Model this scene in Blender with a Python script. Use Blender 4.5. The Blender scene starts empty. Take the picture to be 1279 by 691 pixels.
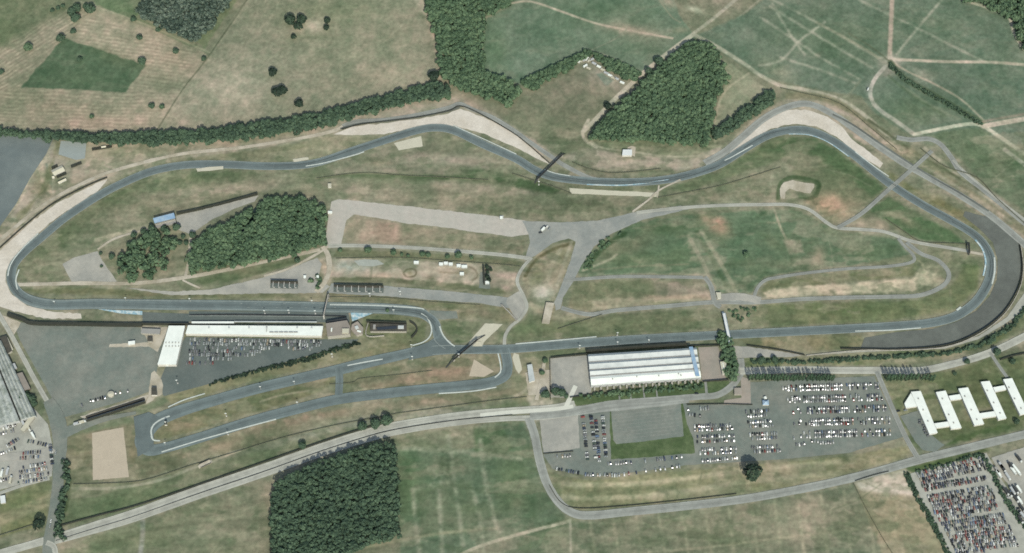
EXPO = 1.13
import bpy, math, random
import numpy as np
from mathutils import Vector
random.seed(7); RNG = np.random.default_rng(11)
D = bpy.data; SC = bpy.context.scene; COL = SC.collection
# ---------------------------------------------------------------- camera geometry
TILT = math.radians(28); HF = math.tan(math.radians(17)); DIST = 2044.0
CX, CY, CZ = 0.0, -DIST*math.sin(TILT), DIST*math.cos(TILT)
ST, CT = math.sin(TILT), math.cos(TILT)
def P(x, y, z=0.0):
    """where the line of sight of a picture position meets the ground: used once, to lay the map out in metres"""
    u = (x-639.5)/639.5*HF; v = (345.5-y)/639.5*HF
    dx, dy, dz = u, v*CT+ST, v*ST-CT
    t = -CZ/dz
    return Vector((CX+dx*t, CY+dy*t, z))
def PW(X, Y):
    ry = Y-CY; rz = -CZ
    d = ry*ST - rz*CT; up = ry*CT + rz*ST
    return 639.5 + X/d/HF*639.5, 345.5 - up/d/HF*639.5
SUN_EL = math.radians(43); SUN_AZ = Vector((0.22, -1.0)).normalized()
KEXP = (2.42, 2.50, 2.72)
def lin(c):
    out = []
    for v, k in zip(c, KEXP):
        v = v/255.0
        out.append((v/12.92 if v <= 0.04045 else ((v+0.055)/1.055)**2.4)/k)
    return out
# ---------------------------------------------------------------- tagging
def tag(o, label=None, cat=None, group=None, kind=None):
    if label: o['label'] = label
    if cat: o['category'] = cat
    if group: o['group'] = group
    if kind: o['kind'] = kind
    return o
def empty(name, loc, rz=0.0):
    o = D.objects.new(name, None); COL.objects.link(o); o.location = loc; o.rotation_euler = (0, 0, rz)
    o.empty_display_size = 1; return o
class MB:
    """collects shapes that become one mesh"""
    def __init__(s): s.v = []; s.f = []; s.m = []
    def add(s, vs, fs, mi=0):
        b = len(s.v); s.v += [tuple(v) for v in vs]; s.f += [tuple(b+i for i in f) for f in fs]; s.m += [mi]*len(fs)
    def box(s, c, size, rz=0.0, mi=0, top=1.0):
        x, y, z = c; a, b, h = size[0]/2, size[1]/2, size[2]
        ca, sa = math.cos(rz), math.sin(rz); vs = []
        for k, (zz, t) in enumerate(((0, 1), (h, top))):
            for (p, q) in ((-a, -b), (a, -b), (a, b), (-a, b)):
                p *= t; q *= t
                vs.append((x+p*ca-q*sa, y+p*sa+q*ca, z+zz))
        s.add(vs, [(3, 2, 1, 0), (4, 5, 6, 7), (0, 1, 5, 4), (1, 2, 6, 5), (2, 3, 7, 6), (3, 0, 4, 7)], mi)
    def prism(s, pts, z0, z1, mi=0):
        n = len(pts); area = sum(pts[i][0]*pts[(i+1) % n][1]-pts[(i+1) % n][0]*pts[i][1] for i in range(n))
        if area < 0: pts = pts[::-1]
        s.add([(p[0], p[1], z0) for p in pts]+[(p[0], p[1], z1) for p in pts],
              [tuple(range(n-1, -1, -1)), tuple(range(n, 2*n))]+[(i, (i+1) % n, n+(i+1) % n, n+i) for i in range(n)], mi)
    def tube(s, a, b, r, n=6, mi=0, r2=None):
        a = Vector(a); b = Vector(b); d = (b-a).normalized(); u = d.orthogonal().normalized(); w = d.cross(u)
        r2 = r if r2 is None else r2
        vs = [a+(u*math.cos(2*math.pi*i/n)+w*math.sin(2*math.pi*i/n))*r for i in range(n)]
        vs += [b+(u*math.cos(2*math.pi*i/n)+w*math.sin(2*math.pi*i/n))*r2 for i in range(n)]
        s.add(vs, [(i, (i+1) % n, n+(i+1) % n, n+i) for i in range(n)]+[tuple(range(n-1, -1, -1)), tuple(range(n, 2*n))], mi)
    def mesh(s, name, mats):
        me = D.meshes.new(name); me.from_pydata(s.v, [], s.f)
        for m in (mats if isinstance(mats, (list, tuple)) else [mats]): me.materials.append(m)
        if any(s.m): me.polygons.foreach_set('material_index', s.m)
        me.update(); return me
    def build(s, name, mats, parent=None, loc=(0, 0, 0)):
        o = D.objects.new(name, s.mesh(name, mats)); COL.objects.link(o); o.location = loc
        if parent is not None: o.parent = parent
        return o
# ---------------------------------------------------------------- materials
def nodes(name):
    m = D.materials.new(name); m.use_nodes = True; nt = m.node_tree; b = nt.nodes['Principled BSDF']
    b.inputs['Roughness'].default_value = 0.9; b.inputs['Specular IOR Level'].default_value = 0.15
    return m, nt, b
def N(nt, t, **kw):
    n = nt.nodes.new(t)
    for k, v in kw.items():
        if k in n.inputs: n.inputs[k].default_value = v
        else: setattr(n, k, v)
    return n
def noise_mul(nt, src, scale, lo, hi, detail=4, coord=None, rough=0.6, fmin=0.3, fmax=0.7, vec=None):
    """multiply a colour by noise mapped to lo..hi"""
    n = N(nt, 'ShaderNodeTexNoise'); n.inputs['Scale'].default_value = scale; n.inputs['Detail'].default_value = detail
    n.inputs['Roughness'].default_value = rough
    nt.links.new(coord, n.inputs['Vector'])
    mr = N(nt, 'ShaderNodeMapRange'); mr.inputs['From Min'].default_value = fmin; mr.inputs['From Max'].default_value = fmax
    mr.inputs['To Min'].default_value = lo; mr.inputs['To Max'].default_value = hi
    nt.links.new(n.outputs['Fac'], mr.inputs['Value'])
    vm = N(nt, 'ShaderNodeVectorMath', operation='SCALE')
    nt.links.new(src, vm.inputs[0]); nt.links.new(mr.outputs[0], vm.inputs['Scale'])
    return vm.outputs[0]
def mat(name, c, var=0.12, scale=0.05, fine=0.6, finevar=0.10, rough=0.9, c2=None, blend=0.03, streak=False, bump=0.0, spec=0.15, metal=0.0):
    m, nt, b = nodes(name)
    geo = N(nt, 'ShaderNodeNewGeometry'); co = geo.outputs['Position']
    rgb = N(nt, 'ShaderNodeRGB'); rgb.outputs[0].default_value = (*lin(c), 1); src = rgb.outputs[0]
    if c2 is not None:
        r2 = N(nt, 'ShaderNodeRGB'); r2.outputs[0].default_value = (*lin(c2), 1)
        n = N(nt, 'ShaderNodeTexNoise'); n.inputs['Scale'].default_value = blend; n.inputs['Detail'].default_value = 6; n.inputs['Roughness'].default_value = 0.65
        nt.links.new(co, n.inputs['Vector'])
        mr = N(nt, 'ShaderNodeMapRange'); mr.inputs['From Min'].default_value = 0.42; mr.inputs['From Max'].default_value = 0.6
        nt.links.new(n.outputs['Fac'], mr.inputs['Value'])
        mx = N(nt, 'ShaderNodeMix', data_type='RGBA'); nt.links.new(mr.outputs[0], mx.inputs['Factor'])
        nt.links.new(src, mx.inputs[6]); nt.links.new(r2.outputs[0], mx.inputs[7]); src = mx.outputs[2]
    if streak:   # tyre marks and wear that run along the road
        uv = N(nt, 'ShaderNodeUVMap'); mp = N(nt, 'ShaderNodeMapping'); mp.inputs['Scale'].default_value = (1.0, 0.02, 1)
        nt.links.new(uv.outputs[0], mp.inputs['Vector'])
        src = noise_mul(nt, src, 0.75, 0.82, 1.18, 4, mp.outputs[0])
        src = noise_mul(nt, src, 0.06, 0.94, 1.06, 6, co, fmin=0.44, fmax=0.54)
        sx = N(nt, 'ShaderNodeSeparateXYZ'); nt.links.new(uv.outputs[0], sx.inputs[0])
        ab = N(nt, 'ShaderNodeMath', operation='ABSOLUTE'); nt.links.new(sx.outputs[0], ab.inputs[0])
        mr = N(nt, 'ShaderNodeMapRange'); mr.inputs['From Min'].default_value = 1.0; mr.inputs['From Max'].default_value = 5.5
        mr.inputs['To Min'].default_value = 0.86; mr.inputs['To Max'].default_value = 1.12
        nt.links.new(ab.outputs[0], mr.inputs['Value'])
        vm = N(nt, 'ShaderNodeVectorMath', operation='SCALE'); nt.links.new(src, vm.inputs[0]); nt.links.new(mr.outputs[0], vm.inputs['Scale']); src = vm.outputs[0]
    src = noise_mul(nt, src, scale, 1-var, 1+var, 6, co)
    src = noise_mul(nt, src, fine*0.45, 1-finevar*.9, 1+finevar*.9, 2, co)
    src = noise_mul(nt, src, 0.11, 0.96, 1.04, 4, co)
    nt.links.new(src, b.inputs['Base Color'])
    b.inputs['Roughness'].default_value = rough; b.inputs['Specular IOR Level'].default_value = spec; b.inputs['Metallic'].default_value = metal
    if bump:
        n = N(nt, 'ShaderNodeTexNoise'); n.inputs['Scale'].default_value = 0.35; n.inputs['Detail'].default_value = 5; nt.links.new(co, n.inputs['Vector'])
        bp = N(nt, 'ShaderNodeBump'); bp.inputs['Strength'].default_value = bump; bp.inputs['Distance'].default_value = 1.0
        nt.links.new(n.outputs['Fac'], bp.inputs['Height']); nt.links.new(bp.outputs[0], b.inputs['Normal'])
    return m
M = {}
M['track'] = mat('racing_asphalt', (104,118,118), 0.05, 0.02, 0.5, 0.05, streak=True)
M['runoff'] = mat('run_off_asphalt', (93,99,94), 0.10, 0.03, 0.4, 0.07, c2=(104,111,105), blend=0.02)
M['tarmac'] = mat('grey_tarmac', (112,123,116), 0.10, 0.04, 0.5, 0.08, c2=(126,132,124), blend=0.03)
M['tarmac_warm'] = mat('warm_tarmac', (152,155,148), 0.08, 0.03, 0.5, 0.07, c2=(164,165,156), blend=0.03)
M['tarmac_dark'] = mat('dark_tarmac', (92,104,101), 0.08, 0.03, 0.5, 0.07, c2=(102,112,108), blend=0.02)
M['apron'] = mat('apron_concrete', (102,114,114), 0.07, 0.02, 0.3, 0.04, c2=(116,127,125), blend=0.012)
M['road'] = mat('pale_road', (172,176,166), 0.06, 0.03, 0.5, 0.06, streak=True)
M['lane'] = mat('lane_tarmac', (146,152,146), 0.06, 0.03, 0.5, 0.06, streak=True)
M['dirt'] = mat('pale_dirt', (184,180,165), 0.09, 0.05, 0.4, 0.08, c2=(160,156,138), blend=0.04)
M['gravel'] = mat('gravel_bed', (204,201,190), 0.06, 0.09, 0.8, 0.07, c2=(194,190,177), blend=0.03, bump=0.15)
M['sand'] = mat('pinkish_gravel', (179,171,153), 0.03, 0.03, 0.8, 0.04, bump=0.1)
M['cream'] = mat('cream_gravel', (190,190,172), 0.04, 0.05, 0.8, 0.04)
M['paddock_pale'] = mat('pale_paddock_tarmac', (180,178,169), 0.06, 0.03, 0.5, 0.06, c2=(170,171,162), blend=0.03)
M['paving'] = mat('pink_paving', (156,150,140), 0.05, 0.05, 0.6, 0.05, c2=(146,144,134), blend=0.04)
M['lush'] = mat('lush_grass', (74,94,60), 0.15, 0.06, 0.5, 0.14, bump=0.3, c2=(86,102,70), blend=0.06)
M['water'] = mat('pond_water', (146,157,154), 0.03, 0.03, 0.3, 0.02, rough=0.5)
M['kerb_white'] = mat('kerb_white', (190,200,194), 0.05, 0.05, 0.8, 0.12)
M['line_white'] = mat('line_paint', (142,153,149), 0.06, 0.05, 0.8, 0.18)
M['paint_blue'] = mat('run_off_blue', (134,172,186), 0.05, 0.05, 0.8, 0.1, c2=(196,210,210), blend=0.25)
M['white_roof'] = mat('white_roof_sheet', (232,241,235), 0.05, 0.12, 0.5, 0.04, c2=(224,234,228), blend=0.06, rough=0.6)
M['white_wall'] = mat('white_wall', (205,207,200), 0.04, 0.1, 0.8, 0.06)
M['grey_roof'] = mat('grey_roof', (150,152,148), 0.06, 0.06, 0.5, 0.05)
M['dark_roof'] = mat('dark_roof', (84,82,74), 0.08, 0.08, 0.5, 0.08, c2=(70,72,66), blend=0.1)
M['brown_roof'] = mat('brown_roof', (138,134,126), 0.07, 0.08, 0.5, 0.06)
M['blue_roof'] = mat('blue_roof', (156,180,198), 0.05, 0.1, 0.5, 0.05, c2=(134,166,194), blend=0.12)
M['sheet_pale'] = mat('pale_metal_sheet', (190,199,198), 0.06, 0.06, 0.5, 0.05, c2=(172,182,182), blend=0.05, rough=0.5)
M['sheet_light'] = mat('light_sheet', (214,222,222), 0.04, 0.06, 0.5, 0.04, rough=0.5)
M['sheet_grey'] = mat('grey_metal_sheet', (178,185,186), 0.05, 0.06, 0.5, 0.05, rough=0.5)
M['wall_dark'] = mat('dark_fence_timber', (58,62,54), 0.1, 0.1, 0.6, 0.1)
M['steel'] = mat('painted_steel', (64,68,68), 0.1, 0.1, 0.8, 0.1, rough=0.6)
M['steel_pale'] = mat('galvanised_steel', (196,198,192), 0.06, 0.1, 0.8, 0.06, rough=0.5)
M['concrete'] = mat('concrete_wall', (168,168,158), 0.08, 0.1, 0.6, 0.08)
M['bark'] = mat('bark', (84,74,60), 0.1, 0.4, 2.0, 0.1)
M['glass_dark'] = mat('dark_glazing', (52,58,62), 0.05, 0.1, 1.0, 0.05, rough=0.25, spec=0.5)
M['rubber'] = mat('rubber', (38,38,38), 0.05, 0.1, 1.0, 0.05)
def leaf(name, ca, cb, cc):
    """leaves: three tones picked per clump (a face attribute) and drifting through the wood"""
    m, nt, b = nodes(name)
    at = N(nt, 'ShaderNodeAttribute', attribute_name='tint', attribute_type='GEOMETRY')
    geo = N(nt, 'ShaderNodeNewGeometry')
    n = N(nt, 'ShaderNodeTexNoise'); n.inputs['Scale'].default_value = 0.035; n.inputs['Detail'].default_value = 4; nt.links.new(geo.outputs['Position'], n.inputs['Vector'])
    ma = N(nt, 'ShaderNodeMath', operation='MULTIPLY_ADD'); nt.links.new(n.outputs['Fac'], ma.inputs[0]); ma.inputs[1].default_value = 1.3; ma.inputs[2].default_value = -0.65
    ad = N(nt, 'ShaderNodeMath', operation='ADD'); nt.links.new(at.outputs['Fac'], ad.inputs[0]); nt.links.new(ma.outputs[0], ad.inputs[1])
    cr = N(nt, 'ShaderNodeValToRGB'); e = cr.color_ramp.elements
    e[0].position = 0.1; e[0].color = (*lin(ca), 1); e[1].position = 0.9; e[1].color = (*lin(cc), 1)
    k = e.new(0.5); k.color = (*lin(cb), 1)
    nt.links.new(ad.outputs[0], cr.inputs[0]); nt.links.new(cr.outputs[0], b.inputs['Base Color']); b.inputs['Roughness'].default_value = 0.8
    return m
M['leaf_dark_shade'] = leaf('shade_painted_leaves', (30,46,36), (42,60,46), (60,80,60))  # leaf tones darkened to stand for the black shadows of lone trees
M['tarmac_mid'] = mat('worn_tarmac', (138,145,141), 0.08, 0.03, 0.5, 0.07, c2=(150,154,148), blend=0.03)
M['rubber_mark'] = mat('tyre_marks', (84,95,95), 0.12, 0.1, 0.7, 0.12)
M['wet_pad'] = mat('pale_wet_concrete', (158,166,158), 0.06, 0.08, 0.6, 0.05)
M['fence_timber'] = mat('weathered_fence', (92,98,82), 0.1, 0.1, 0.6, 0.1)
M['pale_concrete'] = mat('pale_concrete', (200,205,194), 0.04, 0.05, 0.6, 0.04)
M['dark_water'] = mat('dark_pond_water', (40,54,46), 0.05, 0.05, 0.5, 0.03, rough=0.25, spec=0.3)
M['leaf'] = leaf('broadleaf_leaves', (66,90,66), (80,105,79), (96,120,90))
M['leaf_dark'] = leaf('dark_conifer_leaves', (58,79,62), (68,91,71), (80,103,80))
M['leaf_grey'] = leaf('grey_green_leaves', (54,72,62), (74,92,80), (106,122,108))
M['leaf_poplar'] = leaf('poplar_leaves', (50,74,56), (64,90,68), (82,106,80))
# ---------------------------------------------------------------- sheets and ribbons
ZN = [0.03]
HALO = []
JR = random.Random(5)
ROUGH = {'gravel': 1.0, 'sand': .35, 'dirt': 1.2, 'tarmac_warm': .7, 'paddock_pale': .8, 'lush': .6, 'tarmac': .4, 'tarmac_mid': .5, 'runoff': .4, 'road': .25, 'lane': .25, 'cream': .4}
HCOL = {'gravel': (178,170,152), 'dirt': (160,154,132), 'tarmac_warm': (146,144,126), 'paddock_pale': (156,152,132), 'tarmac': (124,127,110), 'runoff': (120,120,98), 'road': (154,150,132), 'lane': (150,147,128), 'cream': (150,148,124), 'track': (134,132,110), 'sand': (140,134,112)}
def nz(step=0.006): ZN[0] += step; return ZN[0]
def smooth(pts, sub=6, closed=False):
    pts = [tuple(p) for p in pts]; n = len(pts); out = []
    if n < 3: return pts
    rng = range(n) if closed else range(n-1)
    for i in rng:
        if closed: p0, p1, p2, p3 = pts[(i-1) % n], pts[i], pts[(i+1) % n], pts[(i+2) % n]
        else: p0, p1, p2, p3 = pts[max(i-1, 0)], pts[i], pts[i+1], pts[min(i+2, n-1)]
        for k in range(sub):
            t = k/sub; t2 = t*t; t3 = t2*t
            out.append(tuple(0.5*((2*b)+(-a+c)*t+(2*a-5*b+4*c-d)*t2+(-a+3*b-3*c+d)*t3) for a, b, c, d in zip(p0, p1, p2, p3)))
    if not closed: out.append(pts[-1])
    return out
def struct(o): o['kind'] = 'structure'; return o
def sheet(name, pts, m, sm=0, z=None):
    z = nz() if z is None else z
    q = smooth(pts, sm, True) if sm else pts
    if m in HCOL: HALO.append((1, list(q), 0, m))
    if m in ROUGH:
        o_ = []; am = ROUGH[m]
        for i in range(len(q)):
            x0, y0 = q[i][:2]; x1, y1 = q[(i+1) % len(q)][:2]; L = math.hypot(x1-x0, y1-y0); k = max(1, int(L/4.5))
            for j in range(k): t = j/k; o_.append((x0+(x1-x0)*t+(JR.gauss(0, .45)*am if j else 0), y0+(y1-y0)*t+(JR.gauss(0, .45)*am if j else 0)))
        q = o_
    mb = MB(); w = [P(*p, z) for p in q]
    a = sum(w[i].x*w[(i+1) % len(w)].y-w[(i+1) % len(w)].x*w[i].y for i in range(len(w)))
    if a < 0: w = w[::-1]
    mb.add(w, [tuple(range(len(w)))]); return struct(mb.build(name, M[m]))
def offset_line(w, off):
    out = []
    for i, p in enumerate(w):
        a = w[max(i-1, 0)]; b = w[min(i+1, len(w)-1)]; d = (b-a); d.z = 0
        d = d.normalized() if d.length > 1e-6 else Vector((1, 0, 0))
        out.append(p+Vector((-d.y, d.x, 0))*off)
    return out
def ribbon(name, pts, width, m, z=None, sm=6, off=0.0, closed=False, link=True):
    """pts (x, y[, width]) of the centre line; width in metres"""
    z = nz() if z is None else z
    q = smooth([p if len(p) == 3 else (*p, width) for p in pts], sm, closed)
    if closed: q.append(q[0])
    if m in HCOL and off == 0.0: HALO.append((0, [t[:2] for t in q], width, m))
    if m in ROUGH: q = [(a, b_, w_*(1+JR.gauss(0, .07)*ROUGH[m])) for a, b_, w_ in q]
    w = [P(p[0], p[1], z) for p in q]
    L = offset_line(w, off); 
    n = len(w); vs = []; uv = []; s = 0
    for i in range(n):
        a = w[max(i-1, 0)] if not closed or i else w[-2]
        b = w[min(i+1, n-1)] if not closed or i < n-1 else w[1]
        d = (b-a); d = d.normalized(); nn = Vector((-d.y, d.x, 0)); h = q[i][2]/2
        vs += [w[i]+nn*(off+h), w[i]+nn*(off-h)]
        if i: s += (w[i]-w[i-1]).length
        uv += [(h, s), (-h, s)]
    mb = MB(); fs = [(2*i, 2*i+1, 2*i+3, 2*i+2) for i in range(n-1)]
    mb.add(vs, fs); o = mb.build(name, M[m])
    ul = o.data.uv_layers.new(name='UVMap')
    idx = np.zeros(len(o.data.loops), dtype=np.int32); o.data.loops.foreach_get('vertex_index', idx)
    ul.data.foreach_set('uv', np.array(uv, dtype=np.float32)[idx].ravel())
    return struct(o)
# ---------------------------------------------------------------- gravel, car parks, paved areas
sheet('gravel_trap', [(134,224),(110,234),(69,255),(36,280),(0,313),(-40,345),(-60,400),(0,383),(27,391),(55,398),(102,398),(101,392),(68,390),(34,382),(15,368),(7,352),(8,338),(14,327),(28,309),(48,291),(74,270),(100,253),(122,239)], 'gravel')
sheet('gravel_trap', [(417,168),(440,158),(480,154),(520,149),(560,142),(575,136),(590,141),(615,151),(640,165),(662,183),(688,206),(668,197),(650,187),(605,167),(588,163),(570,158),(545,156),(528,158),(510,161),(480,168),(440,169)], 'gravel')
sheet('gravel_trap', [(904,190),(916,176),(932,163),(953,146),(980,137),(1010,138),(1034,146),(1051,158),(1064,174),(1086,190),(1103,204),(1099,210),(1070,192),(1045,171),(1020,158),(990,155),(962,161),(935,176),(914,191)], 'gravel')
sheet('gravel_trap', [(492,179),(526,170),(528,183),(498,188)], 'cream')
sheet('gravel_trap', [(711,235),(760,238),(822,241),(820,246),(760,244),(713,242)], 'cream')
sheet('gravel_trap', [(115,541),(154,534),(161,596),(116,600)], 'sand')
sheet('gravel_trap', [(606,404),(628,405),(604,428),(603,432),(585,431),(586,427)], 'cream')
sheet('gravel_trap', [(592,449),(617,464),(604,471),(586,470)], 'sand')
sheet('gravel_trap', [(642,441),(648,443),(652,462),(648,467),(644,461),(640,447)], 'cream')
sheet('apron', [(-80,167),(69,168),(58,192),(38,222),(20,255),(0,283),(-80,340)], 'apron')
sheet('pond', [(76,176),(108,178),(106,198),(95,200),(73,193)], 'water')
sheet('car_park', [(16,402),(60,406),(180,409),(207,410),(197,458),(190,488),(150,502),(100,516),(78,522),(50,470),(25,425)], 'tarmac')
sheet('car_park', [(207,458),(232,421),(406,424),(448,424),(440,432),(400,440),(330,460),(260,480),(205,495),(196,484)], 'tarmac_dark')
sheet('forecourt', [(176,407),(211,409),(197,440),(186,433),(136,434),(137,430),(186,428),(176,412)], 'dirt')
sheet('forecourt', [(186,489),(189,466),(193,463),(202,475),(203,492),(182,505)], 'dirt')
sheet('forecourt', [(100,520),(150,505),(186,493),(182,500),(135,512),(105,524)], 'dirt')
sheet('track_apron', [(178,390),(236,392),(236,405),(178,405)], 'tarmac_dark')
sheet('pit_lane', [(236,389),(435,389),(437,402),(404,403),(236,402)], 'tarmac_dark')
sheet('car_park', [(78,330),(92,322),(122,314),(128,326),(146,352),(90,353),(84,342)], 'tarmac_warm')
sheet('yard', [(220,270),(250,263),(300,250),(323,244),(318,252),(290,262),(262,276),(243,290),(238,293),(222,287)], 'tarmac_warm')
sheet('dirt_clearing', [(0,392),(26,403),(14,425),(8,412)], 'dirt')
sheet('paddock', [(414,252),(424,249),(445,251),(520,259),(600,268),(640,273),(668,278),(666,292),(640,296),(600,291),(560,285),(500,278),(470,272),(442,268),(433,275),(426,306),(405,308),(409,280)], 'paddock_pale')
sheet('paddock', [(652,276),(700,278),(745,276),(795,265),(850,257),(862,261),(802,275),(764,292),(742,308),(726,332),(716,352),(703,372),(700,386),(694,388),(692,378),(699,362),(711,330),(719,302),(710,298),(690,304),(668,320),(655,326),(662,303),(660,292)], 'tarmac_mid')
sheet('paddock', [(320,349),(360,337),(396,322),(402,330),(398,345),(402,352),(412,358),(403,366),(320,367),(214,369),(158,360),(215,364),(262,362)], 'tarmac_warm')
sheet('paddock', [(414,354),(480,357),(560,364),(600,368),(636,372),(652,382),(640,386),(600,379),(540,375),(480,370),(408,366)], 'tarmac_mid')
sheet('escape_road', [(536,388),(570,389),(572,398),(540,400)], 'tarmac')
sheet('yard', [(634,372),(652,362),(657,380),(655,392),(648,402),(640,392),(632,378)], 'tarmac_warm')
sheet('hard_standing', [(442,326),(456,324),(472,325),(480,330),(466,333),(448,332)], 'wet_pad')
sheet('yard', [(600,340),(612,340),(612,361),(598,360)], 'tarmac')
sheet('run_off', [(1080,422),(1075,436),(1120,437),(1180,431),(1222,416),(1252,392),(1271,360),(1276,330),(1272,305),(1258,288),(1236,272),(1205,264),(1203,270),(1222,285),(1240,303),(1246,325),(1245,350),(1236,370),(1220,388),(1195,402),(1165,411),(1120,415)], 'runoff')
sheet('forecourt', [(686,448),(733,444),(739,485),(738,490),(712,497),(688,497)], 'tarmac_warm')
sheet('forecourt', [(872,434),(897,433),(907,475),(877,476)], 'paving')
sheet('yard', [(915,433),(935,433),(1004,444),(990,446),(918,447)], 'tarmac_warm')
sheet('car_park', [(674,523),(735,511),(765,512),(765,500),(852,498),(858,505),(925,505),(930,478),(1040,472),(1092,470),(1108,505),(1128,546),(1060,566),(975,574),(860,581),(800,589),(740,596),(690,586),(679,570)], 'tarmac', z=nz())
sheet('car_park', [(674,525),(722,515),(724,560),(679,566)], 'tarmac_warm')
sheet('grass_bank', [(761,500),(852,499),(858,530),(866,548),(868,566),(800,572),(763,574)], 'lush')
sheet('parking_bay', [(763,512),(850,502),(854,545),(800,552),(770,555),(766,550)], 'tarmac')
for i in range(9): ribbon('bay_line', [(768, 514+i*4.4-(0)*.1), (848, 505.5+i*4.4)], 0.45, 'lane')
sheet('grass_verge', [(712,497),(800,484),(876,477),(910,476),(912,482),(903,490),(885,493),(873,494),(800,498),(720,507)], 'lush')
sheet('yard', [(925,470),(937,474),(938,505),(903,506),(905,500),(926,497)], 'paving')
sheet('yard', [(1124,520),(1150,512),(1165,545),(1180,556),(1168,565),(1152,562),(1143,552)], 'tarmac')
sheet('car_park', [(1136,592),(1232,566),(1245,590),(1300,672),(1330,700),(1290,716),(1200,716),(1160,645)], 'road')
sheet('car_park', [(1238,572),(1290,555),(1400,560),(1400,700),(1330,715),(1279,650),(1262,612)], 'tarmac_warm')
sheet('yard', [(-60,500),(0,430),(20,470),(42,510),(60,530),(66,560),(65,595),(0,612),(-60,620)], 'road')
sheet('yard', [(12,575),(66,565),(65,592),(5,602)], 'tarmac_warm')
sheet('compound_floor', [(975,248),(974,236),(979,228),(990,225),(1017,230),(1017,234),(1012,242),(1004,241),(986,236),(981,240),(980,249)], 'dirt')
sheet('yard', [(784,184),(794,184),(793,196),(784,196)], 'dirt')
sheet('gravel_verge', [(1004,445),(1075,437),(1180,434),(1222,420),(1258,396),(1280,365),(1290,380),(1255,405),(1222,424),(1180,436),(1075,440)], 'road')
sheet('water_tank_pad', [(656,466),(688,462),(690,492),(660,494)], 'dirt')
sheet('pond', [(324,254),(338,262),(330,274),(318,284),(310,294),(296,296),(300,282),(310,268)], 'dark_water')
# ---------------------------------------------------------------- roads
ribbon('dirt_road', [(-20,316),(0,300),(35,271),(66,249),(100,231),(132,217),(180,203),(230,192),(280,187),(320,182),(380,172),(412,165),(430,158)], 5, 'dirt')
ribbon('service_road', [(428,158),(445,152),(480,150),(520,144),(560,135),(574,130),(590,137),(615,147),(640,162),(662,178),(690,197),(705,207),(735,222),(756,226)], 6, 'lane')
ribbon('service_road', [(425,161),(446,155),(480,152),(520,147),(560,139),(574,134)], 2.4, 'runoff')
ribbon('service_road', [(880,204),(905,190),(930,169),(952,150),(975,137),(1000,130),(1020,133),(1045,146),(1065,160),(1100,185),(1130,205),(1160,222),(1200,245),(1235,268),(1262,290),(1290,315)], 9.5, 'lane')
ribbon('service_road', [(1040,143),(1065,156),(1100,180),(1130,200),(1165,222),(1200,242),(1235,264)], 2.6, 'runoff')
ribbon('outer_road', [(1120,172),(1138,175),(1160,174),(1175,181),(1188,197),(1200,215),(1225,235),(1250,255),(1290,288)], 7, 'lane')
ribbon('outer_road', [(1190,200),(1205,215),(1240,244),(1290,282)], 3, 'road')
ribbon('paddock_road', [(405,308),(440,307),(500,309),(560,313),(620,318),(662,323)], 5, 'road')
ribbon('paddock_road', [(18,356),(60,355),(100,354),(170,354),(230,347),(280,338),(340,325),(400,312)], 5, 'dirt')
ribbon('dirt_track', [(231,348),(236,325),(238,300),(241,288)], 3.4, 'dirt')
ribbon('dirt_track', [(228,350),(240,356),(250,360)], 2.6, 'dirt')
ribbon('dirt_track', [(403,308),(410,320),(411,338),(406,352),(395,365)], 6, 'dirt')
ribbon('dirt_track', [(330,345),(360,336),(395,318),(410,308)], 3, 'dirt')
ribbon('dirt_track', [(122,312),(140,300),(160,293),(195,284)], 3, 'dirt')
ribbon('paddock_road', [(664,322),(652,336),(646,352),(654,370),(658,384),(650,398),(638,408),(631,420),(630,434)], 4, 'road')
ribbon('paddock_road', [(795,266),(850,260),(900,257),(950,256),(985,256),(1010,262),(1032,278),(1046,285),(1075,287),(1105,290),(1140,302),(1180,309),(1210,314)], 4.6, 'road')
ribbon('paddock_road', [(1210,315),(1228,318)], 4, 'dirt')
ribbon('paddock_road', [(704,350),(725,349),(770,346),(820,346),(878,347)], 4.4, 'lane')
ribbon('paddock_road', [(701,385),(735,393),(770,388),(830,383),(890,378),(945,378),(1000,374),(1060,372),(1110,371),(1150,369),(1178,357),(1185,342),(1172,326),(1150,317),(1132,303)], 5.5, 'lane')
ribbon('paddock_road', [(880,346),(888,358),(893,378),(900,384)], 6, 'lane')
ribbon('paddock_road', [(940,380),(945,362),(955,351),(970,347),(1010,341),(1060,336),(1110,333),(1138,328),(1141,320),(1128,306),(1122,298)], 4, 'lane')
ribbon('paddock_road', [(898,372),(925,371),(950,376)], 10, 'tarmac_warm')
ribbon('main_road', [(-30,700),(65,673),(120,656),(170,640),(250,611),(330,584),(400,559),(450,543),(492,532),(560,521),(600,516.5),(650,513),(690,510),(718,505)], 9, 'road')
ribbon('main_road', [(60,679),(120,663),(170,648),(250,620),(330,593),(400,568),(450,552),(492,541),(560,530),(620,524),(670,522),(700,519),(760,510)], 6.5, 'road')
ribbon('main_road', [(706,511),(712,497),(719,482)], 5.5, 'pale_concrete')
ribbon('side_road', [(660,522),(668,545),(674,575),(684,606),(700,630),(718,642),(740,644),(780,640),(850,633),(920,625),(980,615),(1040,603),(1100,588),(1150,574),(1200,562),(1300,538)], 10, 'lane')
ribbon('side_road', [(662,519),(700,516),(740,511),(800,505),(860,498)], 11, 'lane')
ribbon('main_road', [(600,519),(640,515),(690,511.5),(716,508)], 5, 'pale_concrete')
ribbon('museum_road', [(712,515),(760,505),(820,500),(870,496),(895,494),(912,484),(922,472),(926,462),(925,448)], 8, 'lane')
ribbon('museum_road', [(924,464),(960,463),(1000,462),(1050,463),(1095,463),(1150,463),(1190,455),(1225,445),(1255,433),(1290,415)], 9, 'road')
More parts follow.
